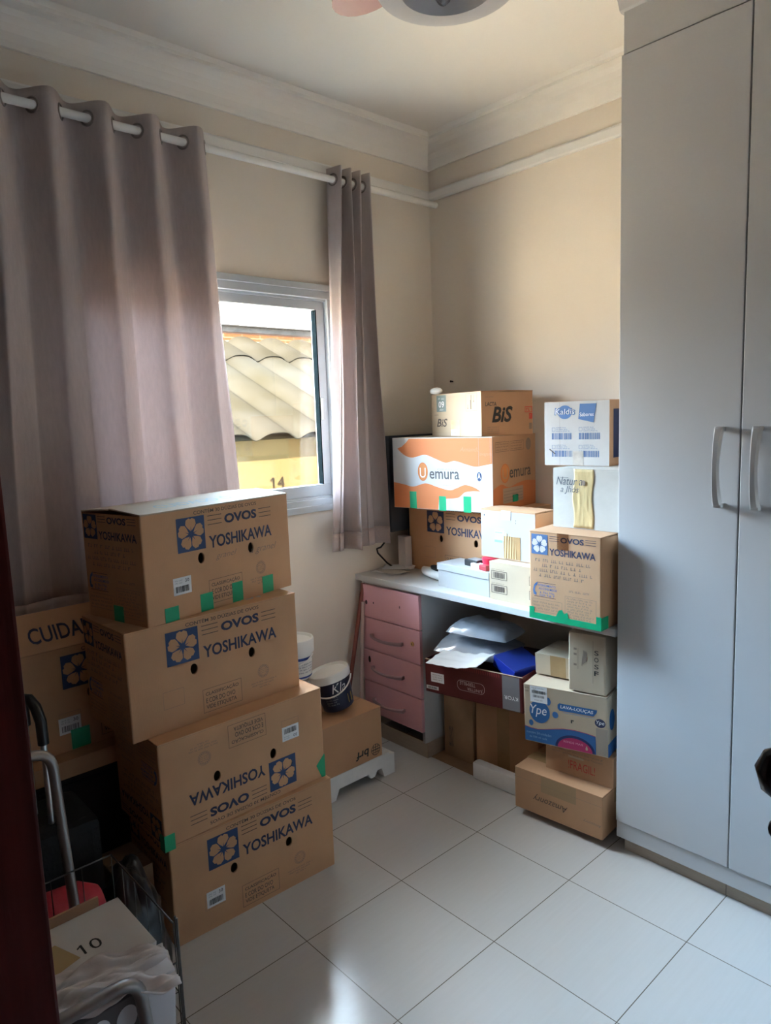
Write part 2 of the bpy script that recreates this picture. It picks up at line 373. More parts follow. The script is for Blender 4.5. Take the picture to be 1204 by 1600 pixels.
# cornice (cove) and the picture rail board under it
def run(name, prof, m):      # profile (distance from wall, z) swept along left, back walls
    mb = MB(); k = len(prof)
    st = [(XW, .12, 1, 0), (XW, YB, 1, -1), (XR, YB, -1, -1), (XR, .12, -1, 1), (XW, .12, 1, 1)]
    st[0] = (XW, .12, 1, 1)
    vs = [(x+sx_*d, y+sy_*d, z) for x, y, sx_, sy_ in st for d, z in prof]
    mb.add(vs, [(i*k+j, i*k+(j+1) % k, (i+1)*k+(j+1) % k, (i+1)*k+j) for i in range(4) for j in range(k)], m)
    return struct(mb.build(name))
run('trim_1', [(0, 2.845), (.012, 2.845), (.016, 2.862)]+[(.016+.075*(1-math.cos(a)), 2.866+.085*math.sin(a)) for a in (0, .3, .6, .9, 1.2, 1.5)]+[(.10, 2.952), (.10, 2.965), (.115, ZC-.001), (0, ZC-.001)], m_ceil)
run('trim_2', [(0, 2.694), (.016, 2.694), (.022, 2.700), (.022, 2.732), (.014, 2.742), (0, 2.742)], WPAINT)
# tiled skirting along the back and left walls
m_skirt = mat('skirting_tile', (.42, .33, .25), .35, .08, 20, stretch=(1, 1, 12))
mb = MB(); mb.box((XW, .12, 0), (XW+.010, 2.215, .075), m_skirt); struct(mb.build('baseboard_left'))
mb = MB(); mb.box((XW+.46, YB-.010, 0), (-1.25, YB, .075), m_skirt); struct(mb.build('baseboard_back'))
mb = MB(); mb.lathe([(0, 0), (.004, 0), (.004, .014), (.0055, .014), (.0055, .017), (0, .017)], BLKP, 10); nail = mb.build('wall_nail'); nail.location = (-2.524, YB-.0002, 1.772); nail.rotation_euler = (R_(90), 0, 0)
tag(nail, 'small dark nail in the back wall above the topmost carton', 'nail')

# ---- window: white aluminium, two sliding sashes
wt = thing('window_1', None, None, (XW-.05, (WY0+WY1)/2, WZ0)); struct(wt)
def rel(mb): mb.M = Matrix.Translation((-(XW-.05), -(WY0+WY1)/2, -WZ0)); return mb
mb = rel(MB()); x0, x1 = XW-.13, XW+.004
mb.box((x0, WY0, WZ0), (x1, WY1, WZ0+.045), ALU, .003); mb.box((x0, WY0, WZ1-.045), (x1, WY1, WZ1), ALU, .003)
mb.box((x0, WY0, WZ0+.045), (x1, WY0+.03, WZ1-.045), ALU, .003); mb.box((x0, WY1-.03, WZ0+.045), (x1, WY1, WZ1-.045), ALU, .003)
for z in (WZ0+.045, WZ1-.055):
    for xx in (XW-.016, XW-.066, XW-.11): mb.box((xx-.004, WY0+.03, z), (xx+.004, WY1-.03, z+.010), ALU)
mb.box((XW+.004, WY0-.015, WZ0-.012), (XW+.016, WY1+.012, WZ0+.018), ALU, .002); mb.box((XW+.004, WY0-.015, WZ1-.012), (XW+.016, WY1+.012, WZ1+.016), ALU, .002)
mb.box((XW+.004, WY1-.012, WZ0+.018), (XW+.016, WY1+.012, WZ1-.012), ALU, .002)
mb.build('window_frame', wt)
m_glass = thin_glass('window_glass', (.97, .99, .98), .05, .0)
m_gask = mat('rubber_gasket', (.006, .009, .010), .9, spec=0)
for nm, y0, y1, xc in (('sash', 1.50, WY1-.032, XW-.041), ('sash', WY0+.03, 1.55, XW-.088)):
    s = rel(MB()); w = .043; z0, z1 = WZ0+.052, WZ1-.048
    s.box((xc-.016, y0, z0), (xc+.016, y1, z0+.058), ALU, .002); s.box((xc-.016, y0, z1-.045), (xc+.016, y1, z1), ALU, .002)
    s.box((xc-.016, y0, z0+.058), (xc+.016, y0+w, z1-.045), ALU, .002); s.box((xc-.016, y1-w, z0+.058), (xc+.016, y1, z1-.045), ALU, .002)
    so = s.build('sash', wt)
    q = rel(MB()); q.box((xc-.003, y0+w-.004, z0+.054), (xc+.003, y1-w+.004, z1-.041), m_glass); q.build('glass_pane', so)
    q = rel(MB()); gy = y1-w
    q.box((xc-.0162, gy-.006, z0+.058), (xc+.0162, gy-.0002, z1-.045), m_gask); q.build('gasket', so)
q = rel(MB()); q.box((XW-.025, 2.052, 1.60), (XW-.012, 2.068, 1.70), mat('latch_grey', (.35, .37, .38), .4), .003); q.build('latch', wt)

# ---- outside: the neighbour's yellow house with fibre cement roof
mat('number_brown', (.009, .006, .004), .6, spec=0)
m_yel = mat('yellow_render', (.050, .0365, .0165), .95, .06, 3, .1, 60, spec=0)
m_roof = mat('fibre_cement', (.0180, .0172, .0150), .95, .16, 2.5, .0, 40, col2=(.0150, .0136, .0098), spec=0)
for q_ in m_roof.node_tree.nodes:
    if q_.type == 'TEX_NOISE': q_.inputs['Detail'].default_value = 1.0
m_brick = bpy.data.materials.new('weathered_bricks'); m_brick.use_nodes = True
n = m_brick.node_tree; b = n.nodes['Principled BSDF']; b.inputs['Roughness'].default_value = .9; b.inputs['Specular IOR Level'].default_value = 0
tcn = n.nodes.new('ShaderNodeTexCoord'); sxn = n.nodes.new('ShaderNodeSeparateXYZ'); mpn = n.nodes.new('ShaderNodeCombineXYZ'); n.links.new(tcn.outputs['Object'], sxn.inputs[0]); n.links.new(sxn.outputs[1], mpn.inputs[0]); n.links.new(sxn.outputs[2], mpn.inputs[1])
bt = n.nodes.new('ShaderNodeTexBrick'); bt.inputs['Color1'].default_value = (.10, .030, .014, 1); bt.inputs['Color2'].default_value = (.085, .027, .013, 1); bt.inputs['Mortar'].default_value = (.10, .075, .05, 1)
bt.inputs['Scale'].default_value = 1.0; bt.inputs['Brick Width'].default_value = .20; bt.inputs['Row Height'].default_value = .042; bt.inputs['Mortar Size'].default_value = .004
n.links.new(mpn.outputs[0], bt.inputs[0]); n.links.new(bt.outputs[0], b.inputs['Base Color'])
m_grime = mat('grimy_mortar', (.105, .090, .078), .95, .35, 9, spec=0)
slab('ground', (-40, -30, -.32), (XW-.15, 30, -.12), mat('alley_concrete', (.70, .61, .48), .95, .1, 3))
NX, NE, PY = -4.07, -4.0, .335
nb = thing('neighbouring_house', 'yellow neighbouring house with corrugated roof beyond the window', 'house', (NX-.9, 3.0, -.12))
def nrel(): q = MB(); q.M = Matrix.Translation((-(NX-.9), -3.0, .12)); return q
q = nrel(); q.box((NX-1.8, 2.05, .80), (NX, 11, 1.478), m_yel); q.box((NX-1.8, 2.05, -.12), (NX, 11, .80), mat('bounce_white_band', (.75, .72, .66), .9)); q.build('yellow_wall', nb)  # unseen white lower band, added to bounce sunlight up through the window
def sheet(xa, za, xb, zb, ya, yb, name, th=.007):
    q = nrel(); N = int((yb-ya)/PY*24)
    def fn(u, v):
        y = ya+u*(yb-ya); th = 2*PI*(y-2.702)/PY; w = .026*math.cos(th-.62*math.sin(th+.35)+.2); L = math.hypot(xb-xa, zb-za); nx, nz = (zb-za)/L, -(xb-xa)/L
        return (xa+(xb-xa)*v+nx*w, y, za+(zb-za)*v+nz*w)
    q.grid(fn, N, 1, m_roof); o = q.build(name, nb, smooth='all'); md = o.modifiers.new('s', 'SOLIDIFY'); md.thickness = th; md.offset = 1; return o
k = .43
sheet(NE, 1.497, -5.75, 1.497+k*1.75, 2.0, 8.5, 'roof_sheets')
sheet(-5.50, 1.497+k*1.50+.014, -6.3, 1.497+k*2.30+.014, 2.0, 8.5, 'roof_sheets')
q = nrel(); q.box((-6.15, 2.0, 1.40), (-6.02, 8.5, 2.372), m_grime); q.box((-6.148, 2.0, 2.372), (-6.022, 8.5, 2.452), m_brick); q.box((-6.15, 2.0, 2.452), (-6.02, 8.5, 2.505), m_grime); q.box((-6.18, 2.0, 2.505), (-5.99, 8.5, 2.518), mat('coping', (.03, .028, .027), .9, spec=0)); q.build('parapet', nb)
q = nrel(); f = Face(q, (NX, 2.667, 1.138), (0, 1, 0), (0, 0, 1), e=.004)
f.poly([(.004, .084), (-.018, .066), (-.018, .056), (.004, .072)], mat('number_brown', (0, 0, 0))); f.text('14', 0, .004, .095, .084, mat('number_brown', (.009, .006, .004), .6, spec=0), 0.0); q.build('house_number', nb, recalc=False)

# ---- door frame of the doorway (dark wood, very near on the left) and the open door leaf at the right, out of frame
m_dkw = mat('dark_red_wood', (.17, .030, .022), .40, .35, 5, .1, 40, stretch=(12, 12, .6))
mb = MB(); mb.box((DX0, -.03, 0), (-.607, .15, DZ), m_dkw, .003); mb.box((-.72, .12, 0), (DX0, .142, DZ+.07), m_dkw, .003)
mb.box((DX1-.04, -.03, 0), (DX1, .15, DZ), m_dkw); mb.box((-.607, -.03, DZ-.04), (DX1-.04, .15, DZ), m_dkw); struct(mb.build('trim_3'))
dl = thing('door_1', None, None, (.237, .155, 0), math.atan2(.70, -.485)); struct(dl)
mb = MB(); mb.box((0, -.035, .01), (.85, 0, 2.07), m_dkw, .003); mb.build('door_leaf', dl)
# lever handle on the face turned to the camera (+y local side)
mb = MB(); m_blkm = mat('black_lacquer', (.010, .010, .011), .18)
mb.box((.752, 0, 1.02), (.792, .006, 1.245), m_blkm, .003)
mb.tube([(.772, .004, 1.215), (.772, .030, 1.215), (.772, .048, 1.215)], .010, m_blkm)
mb.tube([(.772, .048, 1.243), (.772, .052, 1.236), (.773, .054, 1.222), (.774, .050, 1.205), (.775, .042, 1.192), (.776, .036, 1.186)], [.006, .014, .019, .018, .012, .006], m_blkm, 14)
mb.build('door_handle', dl, smooth=True)
kt = thing('door_key', 'black key with a hanging ring in the door lock at the right edge', 'key', (-.2028, .7896, 1.155))
mb = MB(); a = Vector((-.82, -.57, 0))
def kpt(d, z): return a*(d-.010)+Vector((0, 0, z))
mb.tube([kpt(.012, .0), kpt(.038, .0)], .003, BLKP); mb.tube([kpt(.052+.0125*math.cos(t*PI/8), .0115*math.sin(t*PI/8)) for t in range(16)], .0045, BLKP, 8, closed=True)
mb.build('key_bow', kt, smooth=True)
mb = MB(); mb.tube([kpt(.052+.009*math.cos(t*PI/8), -.046+.013*math.sin(t*PI/8)) for t in range(16)], .0032, BLKP, 8, closed=True); mb.tube([kpt(.052, -.010), kpt(.052, -.034)], .0012, BLKP, 6); mb.build('key_ring', kt, smooth=True)

# ------------------------------------------------------------------ wardrobe
WX0, WX1, WYF = -1.24, .56, 2.20
wd = thing('wardrobe', 'tall off-white wardrobe with bowed handles against the back wall', 'wardrobe', (WX0, YB, 0))
def wrel(): q = MB(); q.M = Matrix.Translation((-WX0, -YB, 0)); return q
q = wrel(); q.box((WX0+.002, WYF+.021, .075), (WX1, YB-.004, 2.86), WARD)
q.box((WX0, WYF+.006, .055), (WX1, WYF+.024, .116), WARD, .002); q.box((WX0+.006, WYF+.004, 2.703), (WX1, WYF+.024, 2.86), WARD, .002); q.build('carcass', wd)
q = wrel(); q.box((WX0+.02, WYF+.03, 0), (WX1, WYF+.05, .074), m_skirt); q.box((-.8592-.0012, WYF+.0292, 0), (-.8592+.0012, WYF+.031, .074), mat('grout', (.17, .145, .12), .9)); q.build('plinth', wd)
q = wrel(); pr = [(.004, 2.826), (-.006, 2.83), (-.012, 2.842), (-.016, 2.852), (-.026, 2.862), (-.03, 2.872), (-.03, 2.895), (.02, 2.895), (.02, 2.826)]
q.prism([(WX0-.004, WYF+d, z) for d, z in pr], (WX1-WX0+.004, 0, 0), WARD); q.build('crown_moulding', wd)
dxs = [(WX0+.001, -.847), (-.843, -.450), (-.446, -.053), (-.049, .344)]
for i, (a, b_) in enumerate(dxs):
    q = wrel(); q.box((a, WYF, .119), (b_, WYF+.019, 2.700), WARD, .0025); d = q.build('door', wd)
    hx = b_-.052 if i % 2 == 0 else a+.052
    h = wrel(); N = 14; rows = []
    for j in range(N+1):
        t = j/N; z = 1.290+.245*t; bow = math.sin(PI*t)
        dep = .020+.026*bow**.7; wd_ = .011+.005*abs(2*t-1)**1.5
        rows.append([(hx-wd_, WYF-dep+.004, z), (hx-wd_*.55, WYF-dep-.006, z), (hx+wd_*.55, WYF-dep-.006, z), (hx+wd_, WYF-dep+.004, z), (hx+wd_*.5, WYF-dep+.009, z), (hx-wd_*.5, WYF-dep+.009, z)])
    vs = [p for r in rows for p in r]; h.add(vs, [(j*6+k_, j*6+(k_+1) % 6, (j+1)*6+(k_+1) % 6, (j+1)*6+k_) for j in range(N) for k_ in range(6)]+[(0, 1, 2, 3, 4, 5), tuple(N*6+k_ for k_ in range(6))], STEEL)
    for z in (1.290, 1.521): h.box((hx-.011, WYF-.030, z), (hx+.011, WYF+.001, z+.014), STEEL, .003)
    h.build('handle', d, smooth=True)

# ------------------------------------------------------------------ desk with drawer unit
ZD, DYF = .835, 2.195
dk = thing('desk', 'long white built-in desk top with a pink-fronted drawer unit under its left end', 'desk', (-1.95, YB, 0))
def drel(): q = MB(); q.M = Matrix.Translation((1.95, -YB, 0)); return q
q = drel(); q.box((XW+.002, DYF, ZD-.030), (WX0-.004, YB-.002, ZD), MELA, .003); q.build('desk_top', dk)
q = drel(); CX0, CX1, CYF = -2.643, -2.226, 2.222
q.box((CX0, CYF, .076), (CX0+.016, YB-.012, ZD-.0305), MELA); q.box((CX1-.016, CYF, .076), (CX1, YB-.012, ZD-.0305), MELA)
q.box((CX0+.016, CYF+.03, .12), (CX1-.016, YB-.012, .135), MELA); q.box((CX0+.016, YB-.03, .135), (CX1-.016, YB-.012, ZD-.0305), MELA); q.box((CX0+.016, CYF+.002, .79), (CX1-.016, YB-.03, ZD-.0305), MELA); q.build('cabinet_body', dk)
q = drel(); q.box((CX0, CYF+.012, 0), (CX1, CYF+.022, .074), m_skirt); q.box((CX1-.010, CYF+.022, 0), (CX1, YB-.012, .074), m_skirt); q.build('plinth', dk)
dz = [(.627, .789), (.463, .622), (.299, .458), (.134, .294)]
for i, (a, b_) in enumerate(dz):
    q = drel(); q.box((CX0+.012, CYF-.018, a), (CX1-.001, CYF+.001, b_), PINK, .003)
    if i == 0:
        f = Face(q, (CX0, CYF-.018, 0), (1, 0, 0), (0, 0, 1)); dkk = mat('drill_hole', (.05, .02, .02), .9)
        f.disc(.052, .700, .008, .011, dkk); f.disc(.105, .705, .004, .005, dkk); f.disc(.29, .715, .003, .007, dkk)
    if i == 2:
        f = Face(q, (CX0, CYF-.018, 0), (1, 0, 0), (0, 0, 1)); f.disc(.06, .41, .009, .017, mat('drill_hole', (.05, .02, .02), .9))
    d = q.build('drawer', dk)
    if i:
        h = drel(); N = 12; zc = (a+b_)/2-.002; rows = []; xa, xb = -2.555, -2.335
        for j in range(N+1):
            t = j/N; x = xa+(xb-xa)*t; bow = math.sin(PI*t); y = CYF-.018-.012-.022*bow**.8; z = zc-.006*bow; hw = .0075+.003*abs(2*t-1)
            rows.append([(x, y, z-hw), (x, y-.007, z-hw*.5), (x, y-.007, z+hw*.5), (x, y, z+hw), (x, y+.006, z)])
        h.add([p for r in rows for p in r], [(j*5+k_, j*5+(k_+1) % 5, (j+1)*5+(k_+1) % 5, (j+1)*5+k_) for j in range(N) for k_ in range(5)]+[(0, 1, 2, 3, 4), tuple(N*5+k_ for k_ in range(5))], mat('mauve_metal', (.45, .30, .32), .35, metal=.5))
        for x in (xa, xb-.012): h.box((x, CYF-.036, zc-.008), (x+.012, CYF-.017, zc+.008), mat('mauve_metal', (0, 0, 0)), .002)
        h.build('handle', d, smooth=True)
    if i == 1:
        l = drel(); l.M = l.M @ Matrix.Translation((-2.275, CYF-.018, .555)) @ Matrix.Rotation(R_(90), 4, 'X'); l.lathe([(0, .006), (.007, .006), (.010, .004), (.011, 0)], mat('brass', (.75, .52, .25), .3, metal=1), 18); l.box((-.0012, -.005, .006), (.0012, .005, .0068), BLKP); l.build('lock', d, smooth=True)

# ------------------------------------------------------------------ curtains and rod
RX, RZ = -2.57, 2.652
rd = thing('curtain_rod', 'white curtain rod running above the window', 'curtain rod', (RX, 1.4, RZ))
q = MB(); q.tube([(0, -1.2, 0), (0, 1.355, 0)], .0145, WPAINT, 16); q.build('rod', rd, smooth=True)
for y in (.55, 2.2):
    q = MB(); q.box((-.088, y-1.4-.012, -.03), (-.080, y-1.4+.012, .03), WPAINT); q.tube([(-.082, y-1.4, -.004), (-.02, y-1.4, -.016), (0, y-1.4, -.0165)], .006, WPAINT, 8); q.build('bracket', rd, smooth=True)
m_cur = mat('taupe_curtain', (.56, .475, .455), .85, .08, 90, .15, 500, stretch=(1, 1, .25), transl=.18)
m_hem = mat('curtain_hem', (.50, .40, .37), .85, .08, 90, .15, 500, transl=.15)
m_cur_lit = mat('lit_taupe_curtain', (.66, .58, .56), .85, .08, 90, .15, 500, stretch=(1, 1, .25), transl=.45)  # same cloth as the other curtain, lightened to look brightly lit
def curtain(name, label, y0t, y1t, y0b, y1b, ztop, zbot, lam_t, ph, amp_t, amp_b, nf, m_cur=m_cur):
    t = thing(name, label, 'curtain', (RX, (y0t+y1t)/2, zbot), 0)
    NU, NV = int(nf*18), 46
    def P(u, z):
        v = (ztop-z)/(ztop-zbot); y = (y0t+(y1t-y0t)*u)*(1-v)+(y0b+(y1b-y0b)*u)*v
        k = min(1, v*1.6); a = amp_t*(1-k)+amp_b*k*(.65+.35*math.sin(u*9+ph*2))
        th = 2*PI*nf*u+ph
        wob = k*(.30*math.sin(2*PI*nf*u*.5+1.3+v)+.22*math.sin(2*PI*nf*u*1.5+v*1.5))
        x = a*(math.sin(th)+wob)+.004*k*math.sin(v*9+u*14)
        yy = y+.012*k*math.sin(th*2+.7)+.010*k*math.sin(v*3+u*5)
        return Vector((x, yy-(y0t+y1t)/2, z-zbot))
    hem = zbot+.085
    q = MB(); q.grid(lambda u, v: P(u, ztop-(ztop-hem)*v), NU, NV, m_cur); q.build('cloth', t, smooth='all', solid=.0016)
    q = MB(); q.grid(lambda u, v: P(u, hem-(hem-zbot)*v), NU, 4, m_hem); q.build('hem', t, smooth='all', solid=.003)
    q = MB(); 
    def hd(u, v): p = P(u, ztop-.0-.085*v); return p
    kz = 0
    while True:      # eyelets where the cloth crosses the rod
        th = kz*PI; u = (th-ph)/(2*PI*nf); kz += 1
        if u > .995: break
        if u < .005: continue
        p = P(u, RZ); d = (P(min(1, u+.004), RZ)-P(max(0, u-.004), RZ)).normalized(); up_ = Vector((0, 0, 1))
        e = MB(); e.tube([p+(d*math.cos(2*PI*j/18)+up_*math.sin(2*PI*j/18))*.024 for j in range(18)], .0042, mat('eyelet_metal', (.30, .26, .24), .3, metal=.8), 6, closed=True); e.build('eyelet', t, smooth='all')
    return t
curtain('curtain', 'wide taupe eyelet curtain drawn over the left of the window', .33, 1.47, .26, 1.515, 2.705, .93, .18, .6, .045, .045, 6.45)
curtain('curtain', 'narrow bunched taupe eyelet curtain right of the window', 2.085, 2.285, 2.005, 2.325, 2.705, .985, .05, -.9, .045, .055, 3.6, m_cur_lit)

# ------------------------------------------------------------------ ceiling fan (only its lower ring and a blade tip are in view)
FC = (-1.285, 1.44)
fan = thing('ceiling_fan', 'white ceiling fan with open lamp ring at the top of the picture', 'ceiling fan', (FC[0], FC[1], ZC))
q = MB(); q.lathe([(.0, -.001), (.07, -.001), (.07, -.05), (.02, -.07), (.02, -.12), (.11, -.13), (.13, -.16), (.13, -.245), (.10, -.26)], WPAINT, 36); q.build('motor_housing', fan, smooth=True)
q = MB(); m_ring = mat('satin_ring', (.62, .60, .60), .4)
q.lathe([(.115, -0.257), (.14, -0.270), (.178, -0.307), (.182, -0.317), (.178, -0.325), (.150, -0.333), (.118, -0.330), (.105, -0.315), (.085, -0.277), (.05, -0.267), (0, -0.265)], m_ring, 48); q.build('lamp_ring', fan, smooth=True)
for a in (20, 140, 260):
    q = MB(); c = Vector((.052*math.cos(R_(a)), .052*math.sin(R_(a)), -.295)); d = Vector((math.cos(R_(a)), math.sin(R_(a)), -.25)).normalized()
    q.tube([c-d*.02, c+d*.012], .017, mat('lamp_holder', (.25, .20, .18), .4), 14); lh = q.build('lamp_holder', fan, smooth=True)
    q = MB(); q.tube([c+d*.012, c+d*.022, c+d*.034, c+d*.046, c+d*.052], [.012, .018, .021, .014, .003], thin_glass('bulb_glass', (.75, .72, .70), .25, .02), 14); q.build('bulb', lh, smooth=True)
q = MB(); q.tube([(.155, -.03, -0.331), (.158, -.03, -0.351)], .0018, BLKP, 6); q.tube([(.155, -.03, -.345), (.16, -.03, -0.354)], .004, BLKP, 8); q.build('pull_screw', fan)
m_blade = mat('rose_blade', (.55, .27, .24), .4, .15, 6)
for a in (188, 308, 68):
    q = MB(); ca, sa = math.cos(R_(a)), math.sin(R_(a)); pts = []
    for k_ in range(24):
        t = 2*PI*k_/24; r = .24+.14*math.cos(t); w = .055*math.sin(t)*(1+.2*math.cos(t)); pts.append((r*ca-w*sa, r*sa+w*ca, -.245+.2*w))
    q.prism(pts, (0, 0, .006), m_blade); q.tube([(.10*ca, .10*sa, -.236), (.2*ca, .2*sa, -.238)], .008, WPAINT, 8); q.build('blade', fan)

#@@OBJECTS
# ------------------------------------------------------------------ egg cartons: printing shared by all of them
def egg_front(F, L, D, H, flip=False, ink=INK, sq=INKB, petal=KRAFT, empty_frame=True, seal=True):
    f = F['front']
    if flip: f = Face(f.mb, f.o, f.u, f.v, flip=(L, H), e=f.e)
    s = L/.61; h = H/.335
    def X(a): return a*s
    def Y(b): return b*h
    f.flower(X(.124), Y(.200), X(.232), Y(.306), sq, petal)
    f.text('CONTÉM 30 DÚZIAS DE OVOS', X(.192), Y(.311), X(.458), Y(.325), INKK, .012)
    f.text('OVOS', X(.314), Y(.267), X(.456), Y(.298), ink, .04)
    for b in (.272, .286, .300): f.rect(X(.245), Y(b-.0012), X(.303), Y(b+.0012), INKK); f.rect(X(.466), Y(b-.004-.0012), X(.523), Y(b-.004+.0012), INKK)
    f.text('YOSHIKAWA', X(.246), Y(.196), X(.522), Y(.236), ink, .022)
    f.frame(X(.234), Y(.018), X(.375), Y(.095), .0012, INKK)
    for i, t in enumerate(('CLASSIFICAÇÃO', 'E COR DO OVO', 'VIDE ETIQUETA')): f.text(t, X(.244), Y(.070-.022*i), X((.364, .350, .354)[i]), Y(.086-.022*i), INKK, .012)
    if empty_frame: f.frame(X(.103), Y(.071), X(.172), Y(.125), .0008, INKG)
    f.ring(X(.462), Y(.094), .0215, .0225, INKG); f.ring(X(.462), Y(.094), .0135, .0143, INKG)
    for k in range(18):
        a = 2*PI*k/18; f.rect(X(.462)+.018*math.cos(a)-.0018, Y(.094)+.018*math.sin(a)-.0018, X(.462)+.018*math.cos(a)+.0018, Y(.094)+.018*math.sin(a)+.0018, INKG)
    for i in range(3): f.scribble(X(.452), Y(.099-.006*i), X(.474), Y(.1022-.006*i), INKG, i, .01)
    for i, (a, b) in enumerate(((.412, .514), (.416, .508), (.444, .484))): f.scribble(X(a), Y(.058-.009*i), X(b), Y(.0625-.009*i), INKG, i+5, .018)
def egg_end(f, L, H, petal=KRAFT, dim=1):
    s = L/.292; h = H/.335
    X = lambda a: a*s; Y = lambda b: b*h
    f.flower(X(.010), Y(.249), X(.079), Y(.325), INKL if dim else INKB, petal)
    f.text('OVOS', X(.132), Y(.300), X(.225), Y(.321), INK, .03)
    for b in (.303, .312, .320): f.rect(X(.086), Y(b), X(.126), Y(b+.0018), INK); f.rect(X(.231), Y(b-.001), X(.272), Y(b+.0008), INK)
    f.text('YOSHIKAWA', X(.086), Y(.250), X(.271), Y(.276), INK, .022)
    for i, (a, b) in enumerate(((.026, .252), (.055, .222), (.018, .260), (.042, .238))): f.scribble(X(a), Y(.222-.019*i), X(b), Y(.233-.019*i), INKG, i+11, .03)
    f.poly([(X(.032), Y(.142)), (X(.020), Y(.130)), (X(.015), Y(.110)), (X(.018), Y(.093)), (X(.029), Y(.091)), (X(.031), Y(.100)), (X(.025), Y(.103)), (X(.023), Y(.113)), (X(.026), Y(.126)), (X(.033), Y(.129)), (X(.036), Y(.139))], INKL)
    f.rect(X(.034), Y(.141), X(.112), Y(.1424), INK); f.rect(X(.020), Y(.0865), X(.112), Y(.088), INK)
    for i, t in enumerate(('ATENDIMENTO', 'AO CONSUMIDOR')): f.text(t, X(.038+.002*i), Y(.127-.013*i), X(.112+.005*i), Y(.136-.013*i), INKL, .01)
    for i in range(2): f.scribble(X(.044), Y(.101-.010*i), X(.110), Y(.108-.010*i), INKL, 21+i, .02)
    f.scribble(X(.167), Y(.122), X(.248), Y(.129), INKG, 31, .05)
    f.frame(X(.012), Y(.030), X(.138), Y(.077), .001, INKG); f.frame(X(.150), Y(.018), X(.274), Y(.106), .001, INKG)
    for i in range(3): f.scribble(X(.018), Y(.062-.012*i), X(.128), Y(.068-.012*i), INKG, 41+i, .03)
    for i in range(8): f.scribble(X(.158+.003*(i % 2)), Y(.095-.010*i), X(.266-.010*(i % 3)), Y(.1005-.010*i), INKG, 51+i, .02)
def egg_art(flip=False, **k):
    def art(F, L, D, H):
        egg_front(F, L, D, H, flip, **k)
        fl = F['left']
        if flip: fl = Face(fl.mb, fl.o, fl.u, fl.v, flip=(D, H), e=fl.e)
        egg_end(fl, D, H, dim=0)
    return art
def egg_flap(F, L, fd): F.text('CUIDADO OVOS', L*.17, fd*.30, L*.83, fd*.62, INKGY, .012)
def bar_label(L, D, H, a0, b0, a1, b1, flip=False, rnd=1):
    def draw_on(t):
        def dr(F):
            F.rect(a0, b0, a1, b1, WHITE, 1.5); w, h = a1-a0, b1-b0; F.e *= 2.4
            g = (lambda v: b0+h*(1-v)) if flip else (lambda v: b0+h*v)
            lo, hi = sorted((g(.14), g(.50))); F.barcode(a0+w*.12, lo, a1-w*.12, hi, BLACK, rnd)
            for v in (.66, .80):
                lo, hi = sorted((g(v), g(v+.07))); F.scribble(a0+w*.10, lo, a0+w*.52, hi, INKGY, rnd+3, .012)
            lo, hi = sorted((g(.68), g(.88))); F.text('30', a1-w*.34, lo, a1-w*.12, hi, BLACK, .0, flip=flip)
        sticker(t, lambda mb: faces(mb, L, D, H)['front'], dr, 'barcode_label', 'white barcode label')
    return draw_on
EH = ((.211, .172, .0125, .0175), (.422, .170, .0125, .0175))
def eh(L, H, flip=False):
    s = L/.61; h = H/.335
    o = [(u*s, v*h, a, b) for u, v, a, b in EH]
    return [(L-u, H-v, a, b) for u, v, a, b in o] if flip else o

# the tall stack of four, front faces towards the room
def parts_1(t, L, D, H): bar_label(L, D, H, .108, .076, .172, .130, rnd=3)(t)
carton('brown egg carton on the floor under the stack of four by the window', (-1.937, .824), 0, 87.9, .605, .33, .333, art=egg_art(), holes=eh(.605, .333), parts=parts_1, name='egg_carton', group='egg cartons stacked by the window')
def parts_2(t, L, D, H):
    bar_label(L, D, H, .437, .186, .505, .236, flip=True, rnd=5)(t)
    mb = MB(); f = Face(mb, (-L/2, -D/2, 0), (1, 0, 0), (0, 0, 1), e=.0009); f.poly([(.572, .050), (.609, .085), (.609, -.012), (.598, -.010)], GREEN); mb.box((L/2+.0002, -D/2-.0009, -.010), (L/2+.0012, -D/2+.05, .08), GREEN); mb.build('green_tape', t, recalc=False)
    mb = MB(); mb.box((-L/2-.0012, -D/2-.0012, -.012), (-L/2+.033, -D/2-.0002, .040), GREEN); mb.box((-L/2-.0012, -D/2-.0002, -.012), (-L/2-.0002, -D/2+.03, .040), GREEN); mb.build('green_tape', t)
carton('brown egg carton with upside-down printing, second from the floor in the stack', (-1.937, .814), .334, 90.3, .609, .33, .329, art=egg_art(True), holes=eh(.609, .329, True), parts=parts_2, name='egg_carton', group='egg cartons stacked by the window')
carton('brown egg carton without labels or green tape, third up in the stack', (-1.997, .768), .664, 91.7, .620, .313, .338, art=egg_art(), holes=eh(.62, .338), name='egg_carton', group='egg cartons stacked by the window', flap_art=egg_flap)
def parts_4(t, L, D, H):
    bar_label(L, D, H, .098, .075, .166, .129, rnd=7)(t)
    green(t, L, D, H, ((.061, -.001, .112, .044), (.197, .001, .247, .058), (.330, .001, .376, .067), (.468, .001, .519, .061)))
    mb = MB(); mb.box((-L/2-.0012, -D/2+.12, 0), (-L/2-.0002, -D/2+.17, .05), GREEN); mb.build('green_tape', t)
    mb = MB(); f = Face(mb, (-L/2, -D/2, 0), (1, 0, 0), (0, 0, 1))
    f.text('granel', .27, .155, .36, .180, INKG, -.008, .4); mb.build('pencil_note', t, recalc=False)
    mb = MB(); f = Face(mb, (-L/2, -D/2, 0), (1, 0, 0), (0, 0, 1)); f.text('a granel', .42, .145, .545, .175, INKG, -.008, .4); mb.build('pencil_note', t, recalc=False)
